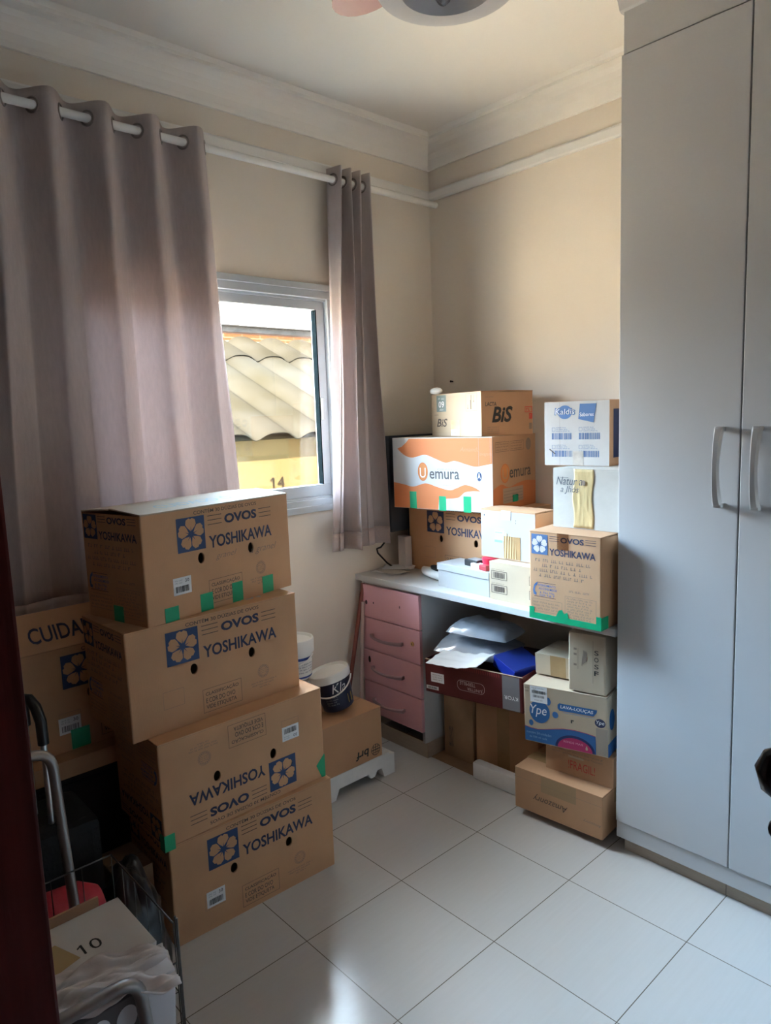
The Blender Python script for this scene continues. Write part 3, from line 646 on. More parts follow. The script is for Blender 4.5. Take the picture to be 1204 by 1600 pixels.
carton('brown egg carton with four green tapes topping the stack by the window', (-1.994, .843), 1.003, 101.3, .613, .309, .340, art=egg_art(empty_frame=False), holes=eh(.613, .34), flaps=(5, 4), parts=parts_4, name='egg_carton', group='egg cartons stacked by the window', flapm=mat('flap_board', (.52, .40, .28), .8, .08, 5), flap_art=egg_flap)
# carton behind the stack at the left, its front flap half open
def parts_5(t, L, D, H):
    bar_label(L, D, H, .100, .060, .170, .115, rnd=9)(t); green(t, L, D, H, ((.135, .002, .195, .068),))
def flap5(F, L, fd): F.text('CUIDADO OVOS', L*.075, fd*.22, L*.75, fd*.62, INK, .012)
carton('brown egg carton with half-raised lid flap behind the trolley at far left', (-2.335, .565), .556, 91.0, .61, .285, .350, art=egg_art(), holes=eh(.61, .35), flaps=(52, 0), parts=parts_5, name='egg_carton', flap_art=flap5)
carton('flat brown carton lying beneath the egg carton behind the trolley', (-2.275, .36), .496, 90, .78, .36, .058, KRAFT2, name='flat_carton')
carton('dark little carton on the floor left of the egg carton stack', (-2.03, .695), 0, 90, .115, .16, .25, KRAFTD)

# egg carton on the desk, under the orange one
carton('brown egg carton on the desk under the orange carton', (-2.546, 2.470), ZD, 0, .635, .315, .333, art=egg_art(sq=INK), holes=eh(.635, .333), name='egg_carton')
# orange egg carton
def uem_art(F, L, D, H):
    f = F['front']; wm = mat('white_print', (.53, .53, .53), .65)
    f.rect(0, 0, L, H, wm)
    def wave(pts, n=10):    # smooth curve through points
        out = []
        for i in range(len(pts)-1):
            p0 = pts[max(i-1, 0)]; p1 = pts[i]; p2 = pts[i+1]; p3 = pts[min(i+2, len(pts)-1)]
            for k in range(n):
                t = k/n; out.append(tuple(.5*((2*p1[c])+(-p0[c]+p2[c])*t+(2*p0[c]-5*p1[c]+4*p2[c]-p3[c])*t*t+(-p0[c]+3*p1[c]-3*p2[c]+p3[c])*t**3) for c in (0, 1)))
        return out+[pts[-1]]
    e = L-.001
    top = wave([(.028, .281), (.07, .250), (.116, .239), (.188, .252), (.245, .235), (.301, .217), (.352, .225), (.41, .211), (.459, .201), (.50, .207), (e, .215)])
    f.poly(top+[(e, H-.004), (.098, H-.004), (.085, .312), (.055, .290)], INKO, 1.5)
    up_ = wave([(0.001, .121), (.06, .112), (.117, .103), (.189, .120), (.255, .105), (.320, .093), (.36, .104), (.403, .119), (.45, .110), (.484, .093)])
    dn = wave([(.484, .093), (.44, .092), (.403, .086), (.382, .070), (.364, .060), (.32, .054), (.262, .052)])
    f.poly(up_+dn+[(.256, .001), (.001, .001)], INKO, 1.5)
    om = mat('orange_bright', (.62, .22, .055), .6)
    f.disc(.1745, .174, .0285, .043, INKO, lift=2); f.disc(.1745, .174, .0245, .038, om, lift=2.6)
    f.text('U', .158, .146, .191, .192, WHITE, .0, lift=3.2)
    f.text('emura', .212, .142, .375, .178, mat('slate_ink', (.10, .095, .095), .7), .012, lift=2); f.text('GRANJA', .257, .179, .367, .191, mat('pale_tan', (.36, .30, .26), .7), 0, lift=2); f.text('categoria 2', .285, .112, .338, .118, INKGY, 0, lift=2)
    f.rect(L-.068, .10, L-.0672, H-.005, INKGY, 2); f.rect(L-.010, .22, L-.0092, H-.005, INKGY, 2)
    for i, (a, b) in enumerate(((.30, .44), (.40, .50))): f.text(('Amanda', 'lavagem')[i], a+.08, .268-.022*i, b+.04, .287-.022*i, mat('pencil', (.55, .22, .10), .7), 0, .3, lift=2)
    f.disc(.478, .158, .012, .020, INKB, lift=2); f.poly([(.469, .146), (.478, .176), (.487, .146), (.478, .156)], WHITE, 3)
    r = F['right']; r.rect(0, 0, D, H, KRAFT2, .5)
    r.poly(wave([(.001, .10), (.07, .118), (.14, .100), (.22, .112), (.30, .118), (D-.001, .11)])+[(D-.001, .001), (.001, .001)], INKO, 1.5)
    r.disc(.105, .165, .04, .043, INKO, lift=2); r.disc(.105, .165, .034, .038, om, lift=2.6); r.text('U', .082, .14, .128, .185, KRAFT2, .0, lift=3.2); r.text('emura', .145, .140, .345, .178, INKK, .012, lift=2)
    r.frame(.025, .262, .145, .305, .0015, INKK); r.frame(.155, .262, .280, .305, .0015, INKK)
    for j, a in enumerate((.032, .162)):
        for i in range(3): r.scribble(a, .293-.012*i, a+.105, .298-.012*i, INKK, 61+i+j, .03)
    r.disc(.325, .285, .025, .028, INKG)
    r.rect(.085, .030, .27, .098, mat('side_panel', (.42, .28, .18), .7), 2)
    for i in range(4): r.rect(.092, .082-.014*i, .262, .0845-.014*i, INKG, 2.6)
def uem_parts(t, L, D, H):
    green(t, L, D, H, ((.094, 0, .134, .080), (.262, -.003, .300, .064), (.394, -.004, .434, .068)))
    mb = MB(); mb.box((L/2+.002, -D/2+.17, .030), (L/2+.003, -D/2+.22, .062), GREEN); mb.build('green_tape', t)
carton('large orange and white egg carton with wavy print on the desk egg carton', (-2.478, 2.312), ZD+.334, 8.5, .545, .395, .331, KRAFT2, art=uem_art, holes=((.048, .157, .011, .017),), parts=uem_parts, name='egg_carton', flapm=PALE)
zu = ZD+.334+.332
def bis_art(F, L, D, H):
    f = F['front']; gb = mat('grey_green_print', (.19, .24, .23), .7)
    f.rect(.001, .001, L-.001, H-.001, PALE, .5)
    f.rect(.043, .114, .117, .190, gb); f.text('09', .060, .133, .102, .162, WHITE, .01, lift=2); f.scribble(.055, .170, .105, .178, WHITE, 3, .03); f.text('2021', .066, .120, .095, .128, WHITE, 0, lift=2)
    for i in range(0): pass
    f.text('LACTA', .025, .096, .055, .103, INKG, .01); f.text('BiS', .042, .044, .125, .082, INKK, .02, .25)
    f.frame(.265, .112, .342, .190, .0014, INKG); f.rect(.300, .120, .306, .182, INKG); f.scribble(.316, .150, .330, .180, INKG, 5, .01); f.scribble(.275, .122, .292, .140, INKG, 6, .01); f.rect(.296, .120, .300, .160, INKK)
    r = F['right']
    r.text('LACTA', .022, .130, .085, .148, INKK, .03, .1); r.text('BiS', .058, .058, .178, .128, BLACK, .03, .25); r.scribble(.02, .168, .07, .172, INKG, 8, .03)
    r.frame(.25, .098, D-.006, .124, .003, INKR); r.scribble(.258, .104, D-.016, .117, INKR, 9, .03); r.rect(.275, .068, D-.006, .094, INKR); r.scribble(.28, .074, D-.012, .088, KRAFT2, 10, .03)
    r.rect(.275, .022, D-.008, .05, INKG)
    for i in range(4): r.scribble(.03, .036-.009*i, .10, .0405-.009*i, INKG, 12+i, .03)
def bis_parts(t, L, D, H):
    mb = MB(); mb.box((-L/2+.150, -D/2-.0016, .003), (-L/2+.222, -D/2-.0009, .075), mat('clear_tape', (.66, .52, .33), .2, .2, 20)); mb.box((-L/2+.152, -D/2-.0020, .004), (-L/2+.215, -D/2-.0016, .032), WHITE); mb.build('packing_tape', t)
    sticker(t, lambda m: faces(m, L, D, H)['front'], lambda F: (setattr(F, 'e', .0026), F.scribble(.158, .013, .208, .024, INKG, 4, .02)), 'tape_label')
carton('kraft carton with handwritten style word on top of the orange egg carton', (-2.362, 2.466), zu, -11.0, .371, .300, .196, KRAFT2, art=bis_art, parts=bis_parts, name='snack_carton', flaps=(1, 1))
mb = MB()   # crumpled white plastic sticking out at its left corner
def crump(sx_, sy_, sz, m, seed, nu=18, nv=14, amp=.02, fr=9):
    q = MB()
    def fn(u, v):
        th = u*2*PI; ph = (v-.5)*PI; p = Vector((math.cos(ph)*math.cos(th), math.cos(ph)*math.sin(th), math.sin(ph)))
        d = 1+amp*8*noise.noise(p*fr*.35+Vector((seed, 0, 0)))+amp*4*abs(noise.noise(p*fr+Vector((0, seed, 0))))
        return (p.x*sx_*d, p.y*sy_*d, max(-sz*.98, p.z*sz*d))
    q.grid(fn, nu, nv, m); return q
o = crump(.035, .022, .016, WPLA, 3).build('plastic_scrap', smooth='all'); o.location = (-2.318, 2.455, zu+.196+.0155); tag(o, 'crumpled white plastic scrap on the topmost kraft carton', 'plastic scrap')

# white desk-side cartons
def barc_art(F, L, D, H):
    f = F['front']
    for a in (.012, .205):
        for b in (.030, .088):
            f.frame(a, b, a+.082, b+.036, .0022, INKK); f.barcode(a+.012, b+.006, a+.070, b+.030, INKK, int(a*100+b*100)); f.scribble(a+.002, b+.040, a+.070, b+.044, INKG, 4, .03)
carton('plain kraft carton with boxed barcodes on the desk below the white-faced one', (-1.845, 2.243), ZD, -1.0, .28, .165, .160, PALE, art=barc_art)
def white_art(F, L, D, H):
    f = F['front']; f.rect(.002, .002, L-.002, H-.006, mat('white_coated_board', (.40, .39, .38), .75, .05, 6, .12, 160, bstretch=(3, 3, .15)), .6)
    lb = mat('light_blue_label', (.42, .66, .82), .6); f.rect(.074, .076, .128, .120, lb); f.rect(.074, .068, .115, .078, mat('slate_blue', (.20, .34, .46), .6)); f.rect(.078, .108, .115, .110, INKL)
    f.disc(.020, .178, .0025, .004, BLACK); f.disc(.185, .166, .0016, .003, INKK); f.disc(.185, .155, .0016, .003, INKK)
def white_parts(t, L, D, H):
    q = MB(); q.box((-L/2+.112, -D/2-.0018, .164), (-L/2+.160, -D/2-.0008, H), mat('grey_tape', (.52, .46, .40), .35, .2, 30)); q.build('packing_tape', t)
    q = MB(); q.box((-L/2+.122, -D/2-.0018, .004), (-L/2+.207, -D/2-.0008, .098), TAPE)
    f = Face(q, (-L/2, -D/2, 0), (1, 0, 0), (0, 0, 1), e=.0030)
    for i in range(5): x = .128+i*.013; f.poly([(x, .006), (x+.006, .006), (x+.012-i*.002, .112-.01*i), (x+.006, .112)], TAPEY)
    q.build('torn_tape', t)
carton('white-faced carton with torn tape, beside the orange carton on the desk', (-1.932, 2.300), ZD+.163, -.5, .282, .135, .204, KRAFT, art=white_art, parts=white_parts, flaps=(2, 1.5), flapm=KRAFT2)
def yoshi_art(F, L, D, H): egg_end(F['front'], L, H, petal=mat('petal_white', (.66, .62, .58), .7)); 
def yoshi_parts(t, L, D, H):
    q = MB(); e = -D/2
    q.box((-L/2-.001, e-.0012, -.001), (L/2+.001, e-.0002, .022), GREEN); q.box((-L/2-.001, e-.0012, .022), (-L/2+.020, e-.0002, .043), GREEN); q.box((L/2-.018, e-.0012, .022), (L/2+.001, e-.0002, .048), GREEN)
    q.box((L/2+.0002, e-.0002, -.001), (L/2+.0012, e+.05, .045), GREEN); f = Face(q, (-L/2, e, 0), (1, 0, 0), (0, 0, 1), e=.0016)
    f.poly([(.112, .020), (.165, .020), (.160, .043), (.146, .036), (.138, .050), (.125, .046)], GREEN); q.build('green_tape', t)
    q = MB(); q.box((-L/2+.118, e-.0016, .27), (-L/2+.165, e-.0012, H), thin_glass('clear_tape_film', (.80, .72, .66), .06, .2)); q.build('clear_tape', t)
carton('egg carton seen end-on with green tape along its foot at the desk edge', (-1.557, 2.128), ZD+.0015, 2.2, .291, .60, .329, KRAFT, art=yoshi_art, parts=yoshi_parts, name='egg_carton', flaps=(1.0, 1.0), flapm=KRAFT2)
zy = ZD+.0015+.329
def nat_art(F, L, D, H):
    f = F['front']; f.rect(.001, .001, L-.001, H-.001, WHITEC, .5); 
    f.rect(.012, .088, .30, .089, mat('crease', (.50, .47, .42), .8), 1.2)
def nat_parts(t, L, D, H):
    q = MB(); e = -D/2
    def fn(u, v): return (-L/2+.088+.082*u+.004*math.sin(v*9), e-.0012-.0030*abs(noise.noise(Vector((u*9, v*3, 2)))), .004+(H-.006)*v)
    q.grid(fn, 14, 20, TAPEY); q.build('yellowed_tape', t, smooth='all', solid=.0004)
    q = MB(); f = Face(q, (-L/2, -D/2, 0), (1, 0, 0), (0, 0, 1), e=.0050); pen = mat('pen_ink', (.06, .07, .10), .6)
    f.text('Natur a', .018, .160, .128, .190, pen, .0, .3); f.text('a Jhós', .036, .126, .114, .156, pen, .0, .3); f.rect(.034, .186, .070, .1875, pen); f.disc(.132, .170, .008, .010, INKG); q.build('pen_writing', t, recalc=False)
carton('battered whitish carton with pen writing and yellowed tape near the wardrobe', (-1.532, 2.245), zy+.003, 0.0, .285, .32, .221, WHITEC, art=nat_art, parts=nat_parts)
def kal_art(F, L, D, H):
    f = F['front']; f.rect(.001, .001, L-.001, H-.001, WKRAFT, .5)
    f.disc(.088, .203, .030, .026, INKL, lift=1.5); f.text('Kaldis', .044, .192, .132, .220, INKL, .03, .1, lift=2); f.text('Kaldis', .048, .195, .128, .216, WHITE, -.005, .1, lift=3)
    f.poly([(.144, .176), (.206, .162), (.217, .232), (.150, .233)], INKL, 1.5); f.text('Sabores', .150, .186, .206, .200, WHITE, 0, lift=2.5); f.scribble(.156, .212, .204, .218, WHITE, 4, .03)
    for a in (.033, .146):
        for b in (.100, .033):
            f.barcode(a, b, a+.085, b+.024, INKL, int(a*500+b*300)); f.frame(a, b+.031, a+.014, b+.045, .001, INKL)
            for i in range(3): f.scribble(a+.018, b+.043-.0065*i, a+.06+.008*i, b+.0465-.0065*i, INKL, i, .02)
    f.poly([(.020, .062), (.024, .064), (.047, .046), (.045, .043)], INKK, 2); f.rect(.066, .0, .0668, H, INKG, 1.6)
    r = F['right']; r.rect(.03, .03, .2, .21, INK)
def kal_parts(t, L, D, H):
    q = MB(); q.box((-L/2+.122, -D/2-.0016, .001), (-L/2+.164, -D/2-.0008, .055), mat('grey_tape', (.52, .46, .40), .35)); q.build('packing_tape', t)
carton('white carton with blue barcodes, topmost of the pile beside the wardrobe', (-1.634, 2.339), zy+.003+.222, 5.0, .268, .30, .244, KRAFT2, art=kal_art, parts=kal_parts)

# small things on the desk
def smw_parts(t, L, D, H):
    q = MB(); q.box((-L/2-.003, -D/2-.004, H-.028), (L/2+.002, D/2+.003, H+.003), mat('white_card', (.44, .435, .43), .55), .002); q.build('lid', t)
def small_white():
    L, D, H = .312, .14, .104; p = (-2.166, 2.275); r = R_(-4.0)
    c = Vector(p)+Vector((math.cos(r), math.sin(r)))*L/2+Vector((-math.sin(r), math.cos(r)))*D/2
    t = thing('gift_box', 'low white lidded box on the desk in front of the egg carton', 'box', (c.x, c.y, ZD), r)
    q = MB(); q.box((-L/2, -D/2, 0), (L/2, D/2, H-.003), mat('white_card', (.44, .435, .43), .55), .0015); q.build('body', t)
    smw_parts(t, L, D, H); return t
small_white(); zs = ZD+.107
def at(px_, py_, pz): return (px_, py_, pz)
t = thing('phone_charger', 'small black box on top of the low white box', 'box', (-1.985, 2.325, zs), R_(-12)); q = MB(); q.box((-.045, -.03, 0), (.045, .03, .028), BLKP, .005); q.build('body', t); q = MB(); q.box((-.030, -.02, .028), (.035, .02, .031), mat('grey_plastic', (.3, .3, .3), .4), .001); q.build('top_panel', t)
t = thing('card_packet', 'small white and red packet on the low white box', 'packet', (-1.945, 2.290, zs), R_(-10)); q = MB(); q.box((-.028, -.018, 0), (.028, .018, .022), WPLA, .003); f = Face(q, (-.028, -.018, 0), (1, 0, 0), (0, 0, 1)); f.text('nc', .018, .009, .034, .014, INKGY, 0); q.build('body', t); q = MB(); q.box((.0285, -.018, 0), (.075, .020, .024), mat('dull_red', (.42, .05, .06), .4), .004); q.build('red_end', t)
t = thing('red_pot', 'bright red round tub at the right end of the low white box', 'tub', (-1.895, 2.318, zs)); q = MB(); q.lathe([(0, 0), (.035, 0), (.036, .040), (.0375, .040), (.0375, .050), (.034, .052), (0, .052)], mat('bright_red', (.68, .03, .07), .35), 32); q.build('body', t, smooth=True)
# white slipper-like shoe at the left of the white box
t = thing('shoe', 'white slip-on shoe lying left of the low white box', 'shoe', (-2.29, 2.385, ZD), R_(-22))
q = MB()
def shoe(u, v):
    th = u*2*PI; s_ = v; L = .27; x = -L/2+L*s_; w = .045*math.sin(PI*min(1, max(0.0, s_*.93+.04)))**.5*(1-.12*math.cos(s_*6)); h = (.030+.028*s_)
    return (x, w*math.cos(th), max(0, h*.5+h*.5*math.sin(th)*1.0))
q.grid(shoe, 24, 16, WPLA); q.build('upper', t, smooth='all')
q = MB(); q.prism([(.115*math.cos(a)*.62+.045, .030*math.sin(a), .048) for a in [2*PI*k_/20 for k_ in range(20)]], (0, 0, .008), BLKF); q.build('insole', t)
# papers
for i, (x, y, rz, m_) in enumerate(((-2.560, 2.345, 20, WHITE), (-2.535, 2.335, -10, mat('newsprint', (.55, .50, .46), .8)), (-2.555, 2.400, 40, WHITE))):
    t = MB(); t.grid(lambda u, v: ((u-.5)*.16, (v-.5)*.11, .0015+.004*i+.003*max(0, noise.noise(Vector((u*3, v*3, i*7.0))))), 10, 8, m_); o = t.build('paper_sheet', smooth='all', solid=.0006); o.location = (x, y, ZD+.001+.002*i); o.rotation_euler = (0, 0, R_(rz))
    tag(o, ('lowest of three loose papers at the desk corner by the curtain', 'greyish folded print among papers at the desk corner', 'uppermost loose paper at the desk corner by the curtain')[i], 'paper', 'papers on the desk corner')
# pinkish white router standing against the wall and the dark monitor behind the curtain
t = thing('white_router', 'slim off-white upright device standing on the desk by the wall', 'router', (-2.55, 2.440, ZD), R_(-10)); q = MB(); q.box((-.033, -.02, 0), (.033, .02, .168), mat('dusty_white', (.62, .55, .53), .5), .004); q.build('case', t)
t = thing('computer_monitor', 'dark grey slab behind the orange carton at the curtain edge', 'monitor', (-2.585, 2.42, 1.03)); m_mon = mat('slate_plastic', (.045, .05, .06), .5)
t.location = (-2.585, 2.50, ZD); q = MB(); q.box((-.028, -.12, .19), (.006, .2, .672), m_mon, .004); q.build('screen', t); q = MB(); q.box((-.020, .02, 0), (.0, .10, .19), m_mon); q.box((-.05, -.02, 0), (.03, .15, .012), m_mon, .003); q.build('stand', t)
cd_ = bpy.data.objects.new('x', None); bpy.data.objects.remove(cd_)
q = MB(); pts = [(-2.585, 2.36, 1.06), (-2.58, 2.34, 1.02), (-2.56, 2.31, .985), (-2.565, 2.29, .965), (-2.59, 2.285, .955), (-2.60, 2.30, .93), (-2.60, 2.33, .90), (-2.60, 2.36, .87), (-2.60, 2.40, ZD+.006), (-2.58, 2.42, ZD+.005)]
cp = []
for i in range(len(pts)-1):
    for k_ in range(4): cp.append(Vector(pts[i]).lerp(Vector(pts[i+1]), k_/4))
q.tube(cp, .0045, BLKP, 8); o = q.build('power_cable', smooth='all'); tag(o, 'black cable hanging beside the curtain onto the desk', 'cable')

# ------------------------------------------------------------------ under the desk
def ub_art(F, L, D, H): F['front'].rect(L*.36, .0, L*.56, H, TAPE, 1)
carton('dark brown upright carton under the desk next to the drawers', (-2.195, 2.318), .004, 3, .172, .34, .385, KRAFTD, art=lambda F, L, D, H: F['front'].text('caixa', .03, .05, .055, .19, INKK, 0))
carton('brown upright carton with a tape stripe standing under the desk', (-2.018, 2.340), .004, 3, .33, .34, .389, KRAFT2, art=ub_art)
q = MB(); q.box((-2.222, 2.255, .0005), (-1.962, 2.30, .0035), KRAFTD); q.box((-2.222, 2.30, .0005), (-1.70, 2.66, .0035), KRAFTD); o = q.build('cardboard_sheet'); tag(o, 'flattened cardboard sheet lying on the floor under the desk cartons', 'cardboard')
t = thing('foam_block', 'white styrofoam bar on the floor before the brown upright carton', 'foam', (-1.83, 2.262, 0), R_(2)); q = MB(); q.box((-.125, -.020, 0), (.13, .026, .078), mat('styrofoam', (.80, .80, .79), .8, .04, 30, .25, 90), .010); q.build('foam', t, smooth=True)
def tray():
    L, D, H = .475, .36, .148; p = (-2.118, 2.128); r = R_(9.0)
    c = Vector(p)+Vector((math.cos(r), math.sin(r)))*L/2+Vector((-math.sin(r), math.cos(r)))*D/2
    t = thing('open_carton', 'dark maroon open-top carton holding plastic pouches under the desk', 'box', (c.x, c.y, .398), r, tilt=(0, R_(-1.0)))
    q = MB(); w = .005
    q.box((-L/2, -D/2, 0), (L/2, D/2, w), MAROON)
    for a, b in (((-L/2, -D/2, 0), (L/2, -D/2+w, H)), ((-L/2, D/2-w, 0), (L/2, D/2, H)), ((-L/2, -D/2, 0), (-L/2+w, D/2, H)), ((L/2-w, -D/2, 0), (L/2, D/2, H))): q.box(a, b, MAROON)
    q.box((-L/2-.0006, -D/2-.0006, H-.0008), (L/2+.0006, -D/2+w, H+.0006), PALE)
    F = faces(q, L, D, H); f = F['front']; wp = mat('pale_pink_print', (.62, .50, .48), .6)
    f.rect(.383, .002, .462, H-.004, mat('grey_band', (.20, .19, .20), .55)); f.text('KYOR', .392, .046, .455, .062, WHITE, .01, flip=True, lift=2)
    for i in range(20): f.poly([(.165+i*.0105, H-.004), (.172+i*.0105, H-.004), (.171+i*.0105, H-.020), (.168+i*.0105, H-.020)], mat('dark_red_stripe', (.25, .03, .03), .5))
    # rounded outline and upside-down lettering
    a0, b0, a1, b1, rr = .165, .040, .300, .086, .020; pts = []
    for cx, cy, s0 in ((a1-rr, b0+rr, -90), (a1-rr, b1-rr, 0), (a0+rr, b1-rr, 90), (a0+rr, b0+rr, 180)):
        for k_ in range(7): pts.append((cx+rr*math.cos(R_(s0+15*k_)), cy+rr*math.sin(R_(s0+15*k_))))
    n_ = len(pts); cx, cy = (a0+a1)/2, (b0+b1)/2
    for i in range(n_): p0, p1 = pts[i], pts[(i+1) % n_]; q0 = (cx+(p0[0]-cx)*.975, cy+(p0[1]-cy)*.94); q1 = (cx+(p1[0]-cx)*.975, cy+(p1[1]-cy)*.94); f.poly([p0, p1, q1, q0], wp)
    f.text('JUNITTER', .215, .046, .290, .062, wp, .0, flip=True); f.text('TERMILLE', .178, .065, .255, .081, wp, .0, flip=True)
    q.build('body', t, recalc=False)
    for a0, b0, a1, b1, nm in ((.030, .050, .098, .092, 1), (.004, .014, .068, .030, 2)):
        def dr(F, a0=a0, b0=b0, a1=a1, b1=b1, nm=nm):
            F.rect(a0, b0, a1, b1, WHITE, 1.5); F.e *= 2.4
            if nm == 1:
                for i in range(3): F.scribble(a0+.008, b1-.012-.010*i, a1-.008, b1-.007-.010*i, INKG, i, .02)
            else: F.barcode(a0+.008, b0+.003, a1-.008, b1-.003, BLACK, 4)
        sticker(t, lambda m: faces(m, L, D, H)['front'], dr, 'paper_label', 'white paper label')
    return t
tray()
m_bag = thin_glass('clear_plastic', (.86, .90, .94), .30, .18, .45, (.62, .68, .76))
def pouch(name, label, L, Wd, H, loc, rz, tilt, seed):
    q = MB()
    def fn(u, v):
        a, b = 2*u-1, 2*v-1; edge_ = max(0, 1-abs(a)**4)*max(0, 1-abs(b)**4)
        w = noise.noise(Vector((u*5, v*4, seed)))*.35+noise.noise(Vector((u*12, v*9, seed+4)))*.15
        return (a*L/2*(1-.06*b*b), b*Wd/2*(1-.06*a*a), H*edge_**.6*(1+w)+.002)
    def fb(u, v):
        a, b = 2*u-1, 2*v-1; return (a*L/2*(1-.06*b*b), b*Wd/2*(1-.06*a*a), 0)
    t = thing(name, label, 'plastic pouch', loc, R_(rz), tilt=tilt)
    q.grid(fn, 30, 24, m_bag); q.grid(fb, 30, 24, m_bag); q.build('pouch', t, smooth='all')
    q = MB(); q.box((-L*.40, -Wd*.38, .004), (L*.40, Wd*.38, H*.45), mat('folded_linen', (.50, .54, .60), .8, .1, 12, .3, 30), .01); q.build('folded_linen', t)
    return t
pouch('plastic_pouch', 'upper clear pouch of folded linen in the maroon carton', .30, .24, .045, (-1.965, 2.36, .640), 14, (R_(-3), R_(2)), 3.1)
pouch('plastic_pouch', 'lower clear pouch of folded linen poking out of the maroon carton', .36, .26, .040, (-1.99, 2.345, .566), 18, (R_(4), R_(3)), 8.7)
q = MB(); q.grid(lambda u, v: ((u-.5)*.24+.03*v, (v-.5)*.12, .030*v+.05*max(0, u-.62)+.006*noise.noise(Vector((u*6, v*5, 1)))), 22, 12, mat('white_sheet_plastic', (.80, .82, .84), .3)); o = q.build('white_folder', smooth='all', solid=.0015); o.location = (-1.965, 2.165, .548); o.rotation_euler = (0, 0, R_(14)); tag(o, 'curled white plastic folder over the maroon carton rim', 'folder')
t = thing('blue_box', 'royal blue box tilted inside the maroon carton', 'box', (-1.745, 2.300, .535), R_(-14), tilt=(R_(4), R_(13))); q = MB(); q.box((-.075, -.075, 0), (.065, .075, .048), mat('royal_blue', (.012, .035, .36), .4), .002); q.build('body', t)
q = MB(); q.box((-.0735, -.073, .048), (.0635, .073, .0505), mat('blue_lid', (.012, .03, .22), .45)); q.build('lid', t)

# right-hand pile under the desk
def low_art(F, L, D, H):
    f = F['front']; f.text('Amazonry', .085, .050, .235, .085, INKK, -.004, .3, flip=True); f.text('Amazonry', .30, .045, .372, .060, INKG, 0, .2, flip=True); f.rect(.0, .128, L, .129, INKG)
    f.rect(.12, .10, .27, .165, mat('tape_patch', (.36, .23, .12), .3))
carton('long brown taped carton raised slightly off the floor under the desk end', (-1.655, 2.150), .030, 4.2, .376, .25, .168, KRAFT2, art=low_art, tape=.06)
q = MB(); q.box((-1.56, 2.26, .001), (-1.32, 2.42, .029), KRAFTD); o = q.build('carton_piece'); tag(o, 'folded cardboard wedge under the long taped carton by the wardrobe', 'cardboard')
def frag_art(F, L, D, H):
    f = F['front']; f.text('!FRAGIL!', .098, .028, .208, .062, INKR, .0); f.rect(.098, .074, .162, .082, PALE)
    for i in range(2): f.scribble(.03, .094-.012*i, .24, .1-.012*i, INKG, 4+i, .04)
carton('small brown carton with red lettering between two bigger cartons under the desk', (-1.560, 2.226), .199, 6.0, .280, .16, .119, KRAFT2, art=frag_art, tape=.05)
def ype_art(F, L, D, H):
    f = F['front']; bl = mat('detergent_blue', (.03, .13, .33), .6); mg = mat('magenta_print', (.45, .03, .12), .6)
    wv = [(.001, .060), (.03, .055), (.056, .054), (.09, .061), (.115, .067), (.16, .077), (.205, .080), (.25, .077), (.284, .072)]
    f.poly(wv+[(.284, .003), (.001, .003)], bl); 
    for i in range(len(wv)-1): f.poly([wv[i], wv[i+1], (wv[i+1][0], wv[i+1][1]+.0022), (wv[i][0], wv[i][1]+.0022)], mg, 1.6)
    f.poly([(.203+.078*math.cos(a), .003+.056*math.sin(a)) for a in [PI*k_/20 for k_ in range(21)]], mat('dark_navy', (.02, .03, .12), .6), 1.6)
    f.poly([(.203+.068*math.cos(a), .003+.046*math.sin(a)) for a in [PI*k_/20 for k_ in range(21)]], mg, 2.4)
    f.text('RENDE MAIS', .160, .026, .235, .034, mat('pink_print', (.75, .35, .40), .6), 0, lift=3); f.scribble(.155, .012, .24, .017, mat('pink_print', (.75, .35, .40), .6), 3, .03); f.poly([(.246, .012), (.252, .012), (.254, .018), (.249, .030), (.244, .018)], PALE, 3)
    f.text('contém 24 unidades', .008, .034, .110, .044, mat('sky_print', (.25, .42, .62), .6), 0, lift=2); f.text('de 500 ml cada', .020, .018, .092, .026, mat('sky_print', (.25, .42, .62), .6), 0, lift=2)
    def drop(cx, cy, ra, rb): f.poly([(cx+ra*math.cos(a)*(1.06 if math.cos(a) > 0 else .98), cy+rb*math.sin(a)) for a in [2*PI*k_/28 for k_ in range(28)]], bl)
    drop(.063, .128, .041, .046); drop(.128, .127, .012, .013); drop(.028, .078, .009, .012); drop(.101, .175, .010, .016)
    f.text('Ype', .026, .105, .094, .154, WHITE, .004, .2, lift=2)
    f.poly([(.146, .148), (.278, .150), (.290, .166), (.292, .177), (.146, .177), (.139, .170), (.139, .156)], bl); f.text('LAVA-LOUÇAS', .150, .156, .277, .171, WHITE, .02, .1, lift=2)
    f.rect(.160, .142, .285, .1435, mat('sky_print', (.25, .42, .62), .6)); f.text('r', .190, .107, .202, .120, BLACK, .03)
    f.disc(.302, .128, .020, .017, INK); f.text('Ype', .287, .119, .318, .138, WHITE, .004, .2, lift=2)
    f.text('NEUTRO', .006, .214, .024, .220, INKK, 0); f.text('24x500', .006, .202, .022, .208, INKK, 0)
    r = F['right']; r.rect(.0, .0, D, .05, bl); r.disc(.05, .13, .03, .04, bl)
def ype_parts(t, L, D, H):
    def dr(F):
        F.rect(.028, .164, .098, .229, WHITE, 1.5); F.e *= 2.4; F.barcode(.035, .200, .092, .212, BLACK, 3); F.barcode(.040, .184, .086, .193, BLACK, 8); F.scribble(.035, .220, .085, .223, INKG, 3, .02); F.scribble(.045, .172, .08, .176, INKG, 5, .02)
    sticker(t, lambda m: faces(m, L, D, H)['front'], dr, 'barcode_label', 'white barcode label')
    q = MB(); q.box((-L/2+.286, -D/2-.0012, .004), (L/2, -D/2-.0004, .108), thin_glass('frosted_tape', (.9, .85, .78), .1, .3, .6, (.50, .42, .34))); q.build('clear_tape', t)
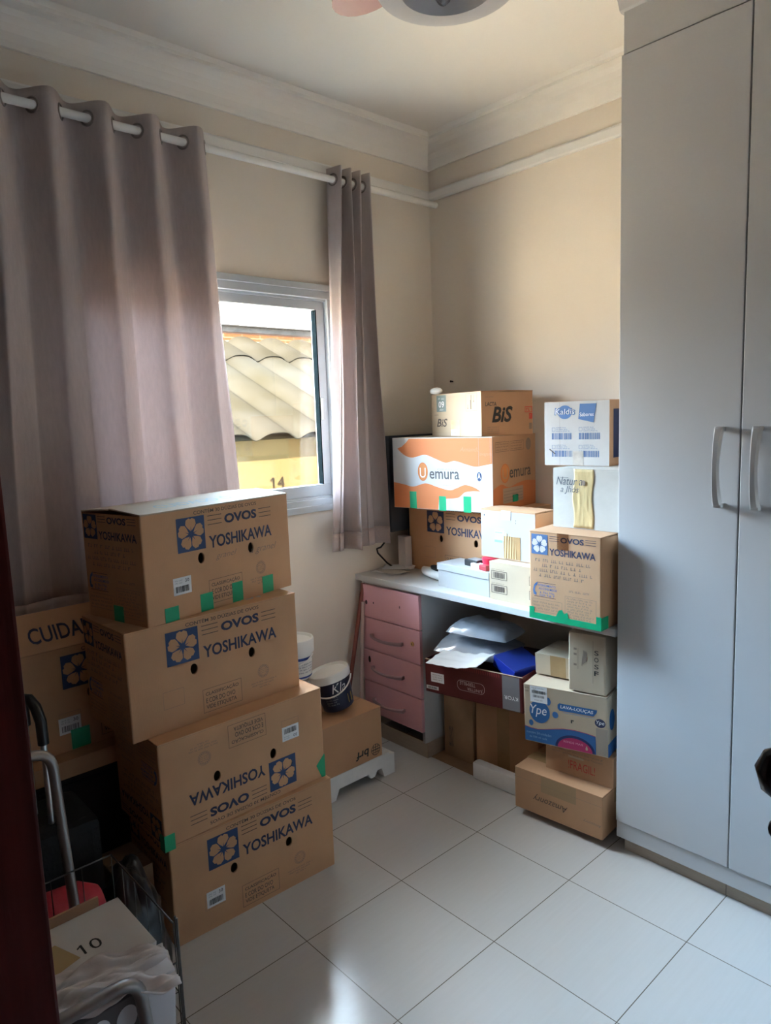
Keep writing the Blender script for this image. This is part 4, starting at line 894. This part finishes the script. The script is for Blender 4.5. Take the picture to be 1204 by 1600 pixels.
carton('detergent carton with blue round emblem and wave, under the desk end', (-1.612, 2.165), .322, 12.0, .329, .27, .231, PALE, art=ype_art, parts=ype_parts, name='detergent_carton', tilt=(0, R_(-1.6)))
zt = .322+.231+.010
carton('small plain brown carton on the detergent carton beside a taller one', (-1.640, 2.275), zt-.004, 6, .20, .20, .083, PALE, art=lambda F, L, D, H: F['front'].rect(.068, .0, .135, H, TAPE), tilt=(0, R_(-1.6)))
def tall_art(F, L, D, H):
    f = F['front']
    for i, c in enumerate('SOSF'): f.text(c, .098, .148-.026*i, .115, .166-.026*i, INKK if i < 3 else BLACK, .02)
    f.rect(.036, .085, .038, .165, INKG); f.rect(.093, .04, .0945, .20, INKG)
    for x, b in ((.020, .165), (.020, .145), (.020, .105)): f.rect(x, b-.008, x+.012, b, INKG)
    for i in range(4): f.poly([(.050+.005*i, .10+.006*i), (.054+.005*i, .10+.006*i), (.060+.004*i, .16-.004*i), (.057+.004*i, .16)], INKG)
carton('tall kraft carton wedged between detergent carton and desk underside', (-1.440, 2.205), zt-.001, 11, .140, .19, .222, PALE, art=tall_art)

# ------------------------------------------------------------------ between the stack and the drawers: foam tray, carton, buckets, broom
q = MB(); m_sty = mat('styrofoam', (.80, .80, .79), .8)
t = thing('foam_tray', 'white styrofoam packing tray on the floor under a kraft carton', 'foam tray', (-2.40, 1.72, 0))
x0, x1, y0, y1 = .085, .155, -.30, .32      # front strip with cut-outs (local)
prof = [(y0, 0), (y0+.28, 0), (y0+.30, .045), (y0+.46, .045), (y0+.475, .022), (y0+.50, .022), (y0+.515, .045), (y0+.54, .045), (y0+.555, .0), (y1, 0), (y1, .095), (y1-.03, .095), (y1-.03, .108), (y0, .108)]
q.prism([(x1, y, z) for y, z in prof], (-.05, 0, 0), m_sty); q.prism([(-.165, y, z) for y, z in prof], (.05, 0, 0), m_sty); q.box((-.115, y0, .05), (x1-.05, y1, .095), m_sty); q.build('foam', t, bevel=.004)
def brf_art(F, L, D, H):
    f = F['front']; a, b = L-.040, .038
    f.ring(a, b, .0235, .026, BLACK); f.rect(a-.025, b-.002, a+.025, b+.002, BLACK)
    for k_ in (-.012, .012): f.rect(a-.021, b+k_-.0012, a+.021, b+k_+.0012, BLACK); f.rect(a+k_-.0012, b-.021, a+k_+.0012, b+.021, BLACK)
    f.rect(a-.0015, b-.024, a+.0015, b+.024, BLACK); f.text('brf', a-.115, b-.016, a-.040, b+.022, BLACK, .02, .1, flip=True)
carton('plain kraft carton with small black round emblem beside the pink drawers', (-2.245, 1.435), .109, 90.2, .535, .27, .226, KRAFT2, art=brf_art)
zb = .109+.227
def bucket(name, label, loc, r0, r1, h, bodym, lidm, tilt=None, art=None, rz=0, group=None, lid_h=.03, bail=True):
    t = thing(name, label, 'bucket', loc, R_(rz), group, tilt)
    q = MB(); q.lathe([(0, 0), (r0-.004, 0), (r0, .004)]+[(r0+(r1-r0)*k_/6, h*k_/6) for k_ in range(1, 7)]+[(r1-.004, h)], bodym, 40)
    if art: art(q, r0, r1, h)
    q.build('body', t, smooth=True, recalc=False)
    q = MB(); q.lathe([(r1+.002, h-lid_h), (r1+.005, h-lid_h), (r1+.006, h), (r1+.004, h+.005), (r1-.002, h+.006), (r1-.008, h-.004), (0, h-.006)], lidm, 40); q.build('lid', t, smooth=True)
    if bail:
        q = MB(); pts = [((r1+.007)*math.cos(a), -(r1+.007)*math.sin(a)*math.cos(.35)-.002, h-lid_h-.004-(r1+.0)*math.sin(a)*.62) for a in [PI*k_/16 for k_ in range(17)]]
        q.tube(pts, .0032, WPLA, 8); q.build('bail_handle', t, smooth=True)
    return t
NAVY = mat('navy_plastic', (.012, .016, .045), .4)
def wrap(q, r0, r1, h, fn, e=.0008, c=-90):    # map (arc length, z) on the bucket side facing c degrees
    class W_(Face):
        def P(s, a, b, lift=1.0):
            r = r0+(r1-r0)*b/h+e*lift; th = R_(c)+a/r0; return Vector((r*math.cos(th), r*math.sin(th), b))
    f = W_(q, (0, 0, 0), (1, 0, 0), (0, 0, 1)); fn(f)
def kl_art(q, r0, r1, h):
    def fn(f):
        f.text('Kla', .004, .085, .062, .126, WHITE, -.004, .35)
        f.rect(-.05, .130, .05, .132, WHITE)
        for i in range(4): f.scribble(-.03, .066-.011*i, .02, .071-.011*i, INKGY, i, .02)
        f.rect(.062, .02, .088, .06, mat('gold_print', (.40, .30, .08), .5))
    wrap(q, r0, r1, h, fn, c=-85)
bucket('paint_bucket', 'dark navy bucket with white lid tilted on the kraft carton', (-2.350, 1.818, zb+.019), .068, .086, .165, NAVY, WPLA, tilt=(R_(2), R_(-14)), art=kl_art, rz=40)
LB = mat('bucket_blue', (.02, .06, .30), .4)
def wb_art(q, r0, r1, h):
    def fn(f):
        for k_ in range(24): a = -.11+.22*k_/24; f.rect(a, .090, a+.0095, .102, LB); f.rect(a, .010, a+.0095, .018, LB)
        f.rect(-.08, .024, .08, .085, mat('pale_blue_label', (.60, .66, .74), .5))
        for i in range(4): f.scribble(-.06, .070-.012*i, .06, .075-.012*i, INKB, i, .02)
    wrap(q, r0, r1, h, fn, c=-40)
bucket('plastic_bucket', 'white bucket with blue stripes under another by the wall', (-2.47, 1.685, zb), .066, .074, .150, WPLA, WPLA, art=wb_art, group=None, bail=False, lid_h=.008)
bucket('plastic_bucket', 'white lidded bucket with blue stripe stacked on another bucket', (-2.47, 1.685, zb+.158), .066, .076, .172, WPLA, WPLA, art=wb_art, rz=30, lid_h=.055)
t = thing('broom', 'reddish wooden broom stick leaning in the corner by the drawers', 'broom', (-2.62, 2.02, 0))
q = MB(); q.tube([(0, .022, .05), (0, .193, .79)], .0105, mat('red_brown_wood', (.22, .055, .035), .5, .2, 20), 12); q.build('stick', t, smooth=True)
q = MB(); q.box((-.025, -.03, 0), (.025, .07, .05), mat('bristles', (.2, .17, .13), .9), .008); q.build('brush_head', t)
t = thing('lit_strip', 'added pale stick standing for light along the reddish broom stick', 'lit_strip', (-2.60, 2.14, 0))  # added stick in place of the pale strip of light beside the broom
q = MB(); q.tube([(0, .0, .04), (-.012, .058, .70)], .010, mat('lit_strip_pink', (.62, .48, .42), .5), 12); q.build('stick', t, smooth=True)
q = MB(); q.box((-.030, -.03, 0), (.03, .04, .04), mat('lit_strip_fibres', (.5, .46, .4), .9), .01); q.build('lit_strip_foot', t)

# ------------------------------------------------------------------ dark corner at the left: trunk, suitcase, bags, shopping cart
t = thing('storage_trunk', 'black trunk in the dark corner under the flat carton', 'trunk', (-2.475, .77, 0)); q = MB(); q.box((-.145, -.40, 0), (.145, .40, .45), BLKF, .01); q.build('body', t); q = MB(); q.box((-.148, -.403, .451), (.148, .403, .494), BLKF, .006); q.build('lid', t)
t = thing('suitcase', 'black suitcase with pulled-out trolley handle behind the wire cart', 'suitcase', (-2.09, .48, 0), R_(0)); q = MB(); q.box((-.12, -.17, .03), (.12, .17, .50), BLKF, .03); q.build('body', t)
q = MB()
for x, y in ((-.02, 0.005), (.13, .04)):
    pass
q.tube([(-.03, .035, .49), (-.03, .035, .80)], .0085, STEEL, 10); q.tube([(.055, .055, .49), (.055, .055, .775)], .0085, STEEL, 10); ho = q.build('handle_tubes', t, smooth=True)
q = MB(); q.tube([(-.03, .035, .77), (-.03, .035, .83), (-.02, .037, .852), (.005, .043, .855), (.035, .050, .838), (.052, .055, .80), (.055, .055, .735)], .015, BLKP, 12); q.build('handle_grip', ho, smooth=True)
for y in (-.13, .13):
    q = MB(); q.tube([(.08, y-.012, .026), (.08, y+.012, .026)], .025, BLKP, 16); q.tube([(-.08, y-.012, .026), (-.08, y+.012, .026)], .025, BLKP, 16); q.build('wheel', t, smooth=True)
o = crump(.12, .085, .20, mat('black_bin_liner', (.012, .012, .014), .32), 5, 40, 28, .03, 6).build('bin_bag', smooth='all'); o.location = (-1.83, .655, .196); tag(o, 'stuffed black bin bag between the cart and the egg cartons', 'bag')
RED = mat('red_nylon', (.40, .012, .03), .6, .2, 20, .3, 60)
t = thing('red_bag', 'rolled red nylon bag with a black strap behind the wire cart', 'bag', (-1.72, .47, .0)); q = MB()
q.tube([(0, -.14, .40), (0, -.12, .40), (0, -.05, .41), (0, .03, .405), (0, .07, .40), (0, .085, .40)], [.03, .075, .082, .08, .06, .02], RED, 20); q.tube([(0.02, -.14, .27), (.02, -.12, .27), (.02, -.05, .27), (.02, .04, .27), (.02, .085, .265), (.02, .10, .265)], [.03, .075, .084, .082, .06, .02], RED, 20)
q.box((-.09, -.12, 0), (.07, .07, .22), RED, .02); q.build('roll', t, smooth=True)
q = MB(); q.tube([(.072, -.13, .405), (.084, -.05, .425), (.082, .03, .435), (.045, .082, .43)], .010, BLKF, 8); q.build('strap', t, smooth=True)
# wire shopping cart
CXa, CXb, CYa, CYb, CZa, CZb = -1.585, -1.265, .20, .535, .10, .612
sc = thing('shopping_cart', 'folding wire shopping cart with grey tube handles at lower left', 'cart', (-1.42, .37, 0))
def crel(): q = MB(); q.M = Matrix.Translation((1.42, -.37, 0)); return q
q = crel(); r = .0012
def loop(z, rr, s_=0.0): q.tube([(CXa+s_, CYa+s_, z), (CXb-s_, CYa+s_, z), (CXb-s_, CYb-s_, z), (CXa+s_, CYb-s_, z)], rr, DKSTEEL, 6, closed=True)
def line(a, b, rr=r): q.tube([a, b], rr, DKSTEEL, 6)
for z in (CZa, .22, .34, .46, CZb):
    zf = .525 if z == CZb else z
    for a, b in (((CXa, CYa, z), (CXb, CYa, zf)), ((CXb, CYa, zf), (CXb, CYb, zf)), ((CXb, CYb, z), (CXa, CYb, z)), ((CXa, CYb, z), (CXa, CYa, z))): line(a, b, .0020 if z == CZb else r)
for i in range(6):
    x = CXa+(CXb-CXa)*i/5; y = CYa+(CYb-CYa)*i/5
    for yy in (CYa, CYb): line((x, yy, CZa), (x, yy, CZb))
    for xx, zz in ((CXa, CZb), (CXb, .525)): line((xx, y, CZa), (xx, y, zz))
    line((x, CYa, CZa), (x, CYb, CZa))
for k_ in (-.004, .004): line((CXb+k_, CYb+.006, .12), (CXb+k_, CYb+.006, CZb+.01), .0022)
q.build('wire_basket', sc)
def bend(pts, rad=.05, n=6):
    out = [Vector(pts[0])]
    for i in range(1, len(pts)-1):
        a, b, c = (Vector(p) for p in pts[i-1:i+2]); d0 = (a-b).normalized(); d1 = (c-b).normalized(); p0 = b+d0*rad; p1 = b+d1*rad
        for k_ in range(n+1): t = k_/n; out.append(p0*(1-t)**2+b*2*t*(1-t)+p1*t*t)
    return out+[Vector(pts[-1])]
q = crel(); q.tube(bend([(-1.61, .322, .06), (-1.615, .330, .895), (-1.615, .437, .895), (-1.605, .470, .06)], .045), .0115, TUBE, 12); q.build('push_handle', sc, smooth=True)
q = crel(); q.tube([(-1.6135, .328, .62), (-1.6142, .3285, .72)], .0135, BLKP, 12); q.build('grip_sleeve', sc, smooth=True)
q = crel(); q.tube(bend([(-1.215, .20, .06), (-1.215, .205, .583), (-1.215, .437, .583), (-1.225, .487, .06)], .045), .0125, TUBE, 12); q.build('front_tube', sc, smooth=True)
for y in (.18, .52):
    q = crel(); q.tube([(-1.60, y-.012, .06), (-1.60, y+.012, .06)], .058, BLKP, 20); q.build('wheel', sc, smooth=True)
q = crel(); q.tube([(-1.60, .18, .06), (-1.60, .52, .06)], .006, DKSTEEL, 8); q.build('axle', sc)
# what lies in the cart
t = thing('calendar_pad', 'white printed pad with the number ten lying in the wire cart', 'pad', (-1.425, .405, .520), R_(4), tilt=(R_(-3), R_(6)))
q = MB(); q.box((-.10, -.15, 0), (.075, .125, .014), mat('pad_paper', (.66, .63, .60), .6), .001); f = Face(q, (-.10, -.15, .014), (0, 1, 0), (-1, 0, 0)); f.o = Vector((.075, -.15, .014))
f.text('10', .150, .062, .190, .092, BLACK, -.003); f.poly([(.1525, .092), (.143, .086), (.143, .082), (.1525, .0875)], BLACK); f.poly([(.02, .03), (.14, .06), (.115, .125), (.02, .105)], mat('ochre_print', (.50, .36, .17), .6)); q.build('pages', t)
o = MB(); o.grid(lambda u, v: ((u-.5)*.125+.012*noise.noise(Vector((u*3, v*3, 4))), (v-.5)*.31, .016+.026*math.sin(PI*min(1, v*1.05))+.020*noise.noise(Vector((u*5, v*5, 9)))+.011*noise.noise(Vector((u*13, v*9, 2)))), 44, 50, mat('white_cloth', (.72, .68, .68), .75, .10, 6, .2, 60, col2=(.58, .50, .46)))
o = o.build('white_cloth_bag', smooth='all', solid=.003); o.location = (-1.280, .368, .524); o.rotation_euler = (0, R_(2), R_(-9)); tag(o, 'crumpled white cloth bag in front of the pad in the cart', 'cloth bag')
t = thing('spotted_pouch', 'grey pouch with white ovals behind the front tube of the cart', 'pouch', (-1.262, .395, .47), R_(0), tilt=(0, R_(8)))
q = MB(); q.box((-.030, -.16, -.10), (.018, .055, .070), mat('grey_cloth', (.13, .12, .12), .8), .006); q.box((-.030, .056, -.10), (.018, .125, .075), mat('white_cloth2', (.70, .68, .70), .7), .006)
f = Face(q, (.018, -.16, -.10), (0, 1, 0), (0, 0, 1), e=.001)
for i in range(4): f.disc(.035+.05*i, .125, .020, .030, WHITE); f.disc(.06+.05*i, .055, .020, .030, WHITE)
q.build('cloth', t, smooth=True)
t = thing('magazine', 'folded tan magazine edge sticking up behind the pad in the cart', 'magazine', (-1.548, .425, .535), 0); q = MB(); q.box((-.003, -.075, -.06), (.003, .06, .016), mat('tan_paper', (.50, .30, .18), .7)); q.build('pages', t)
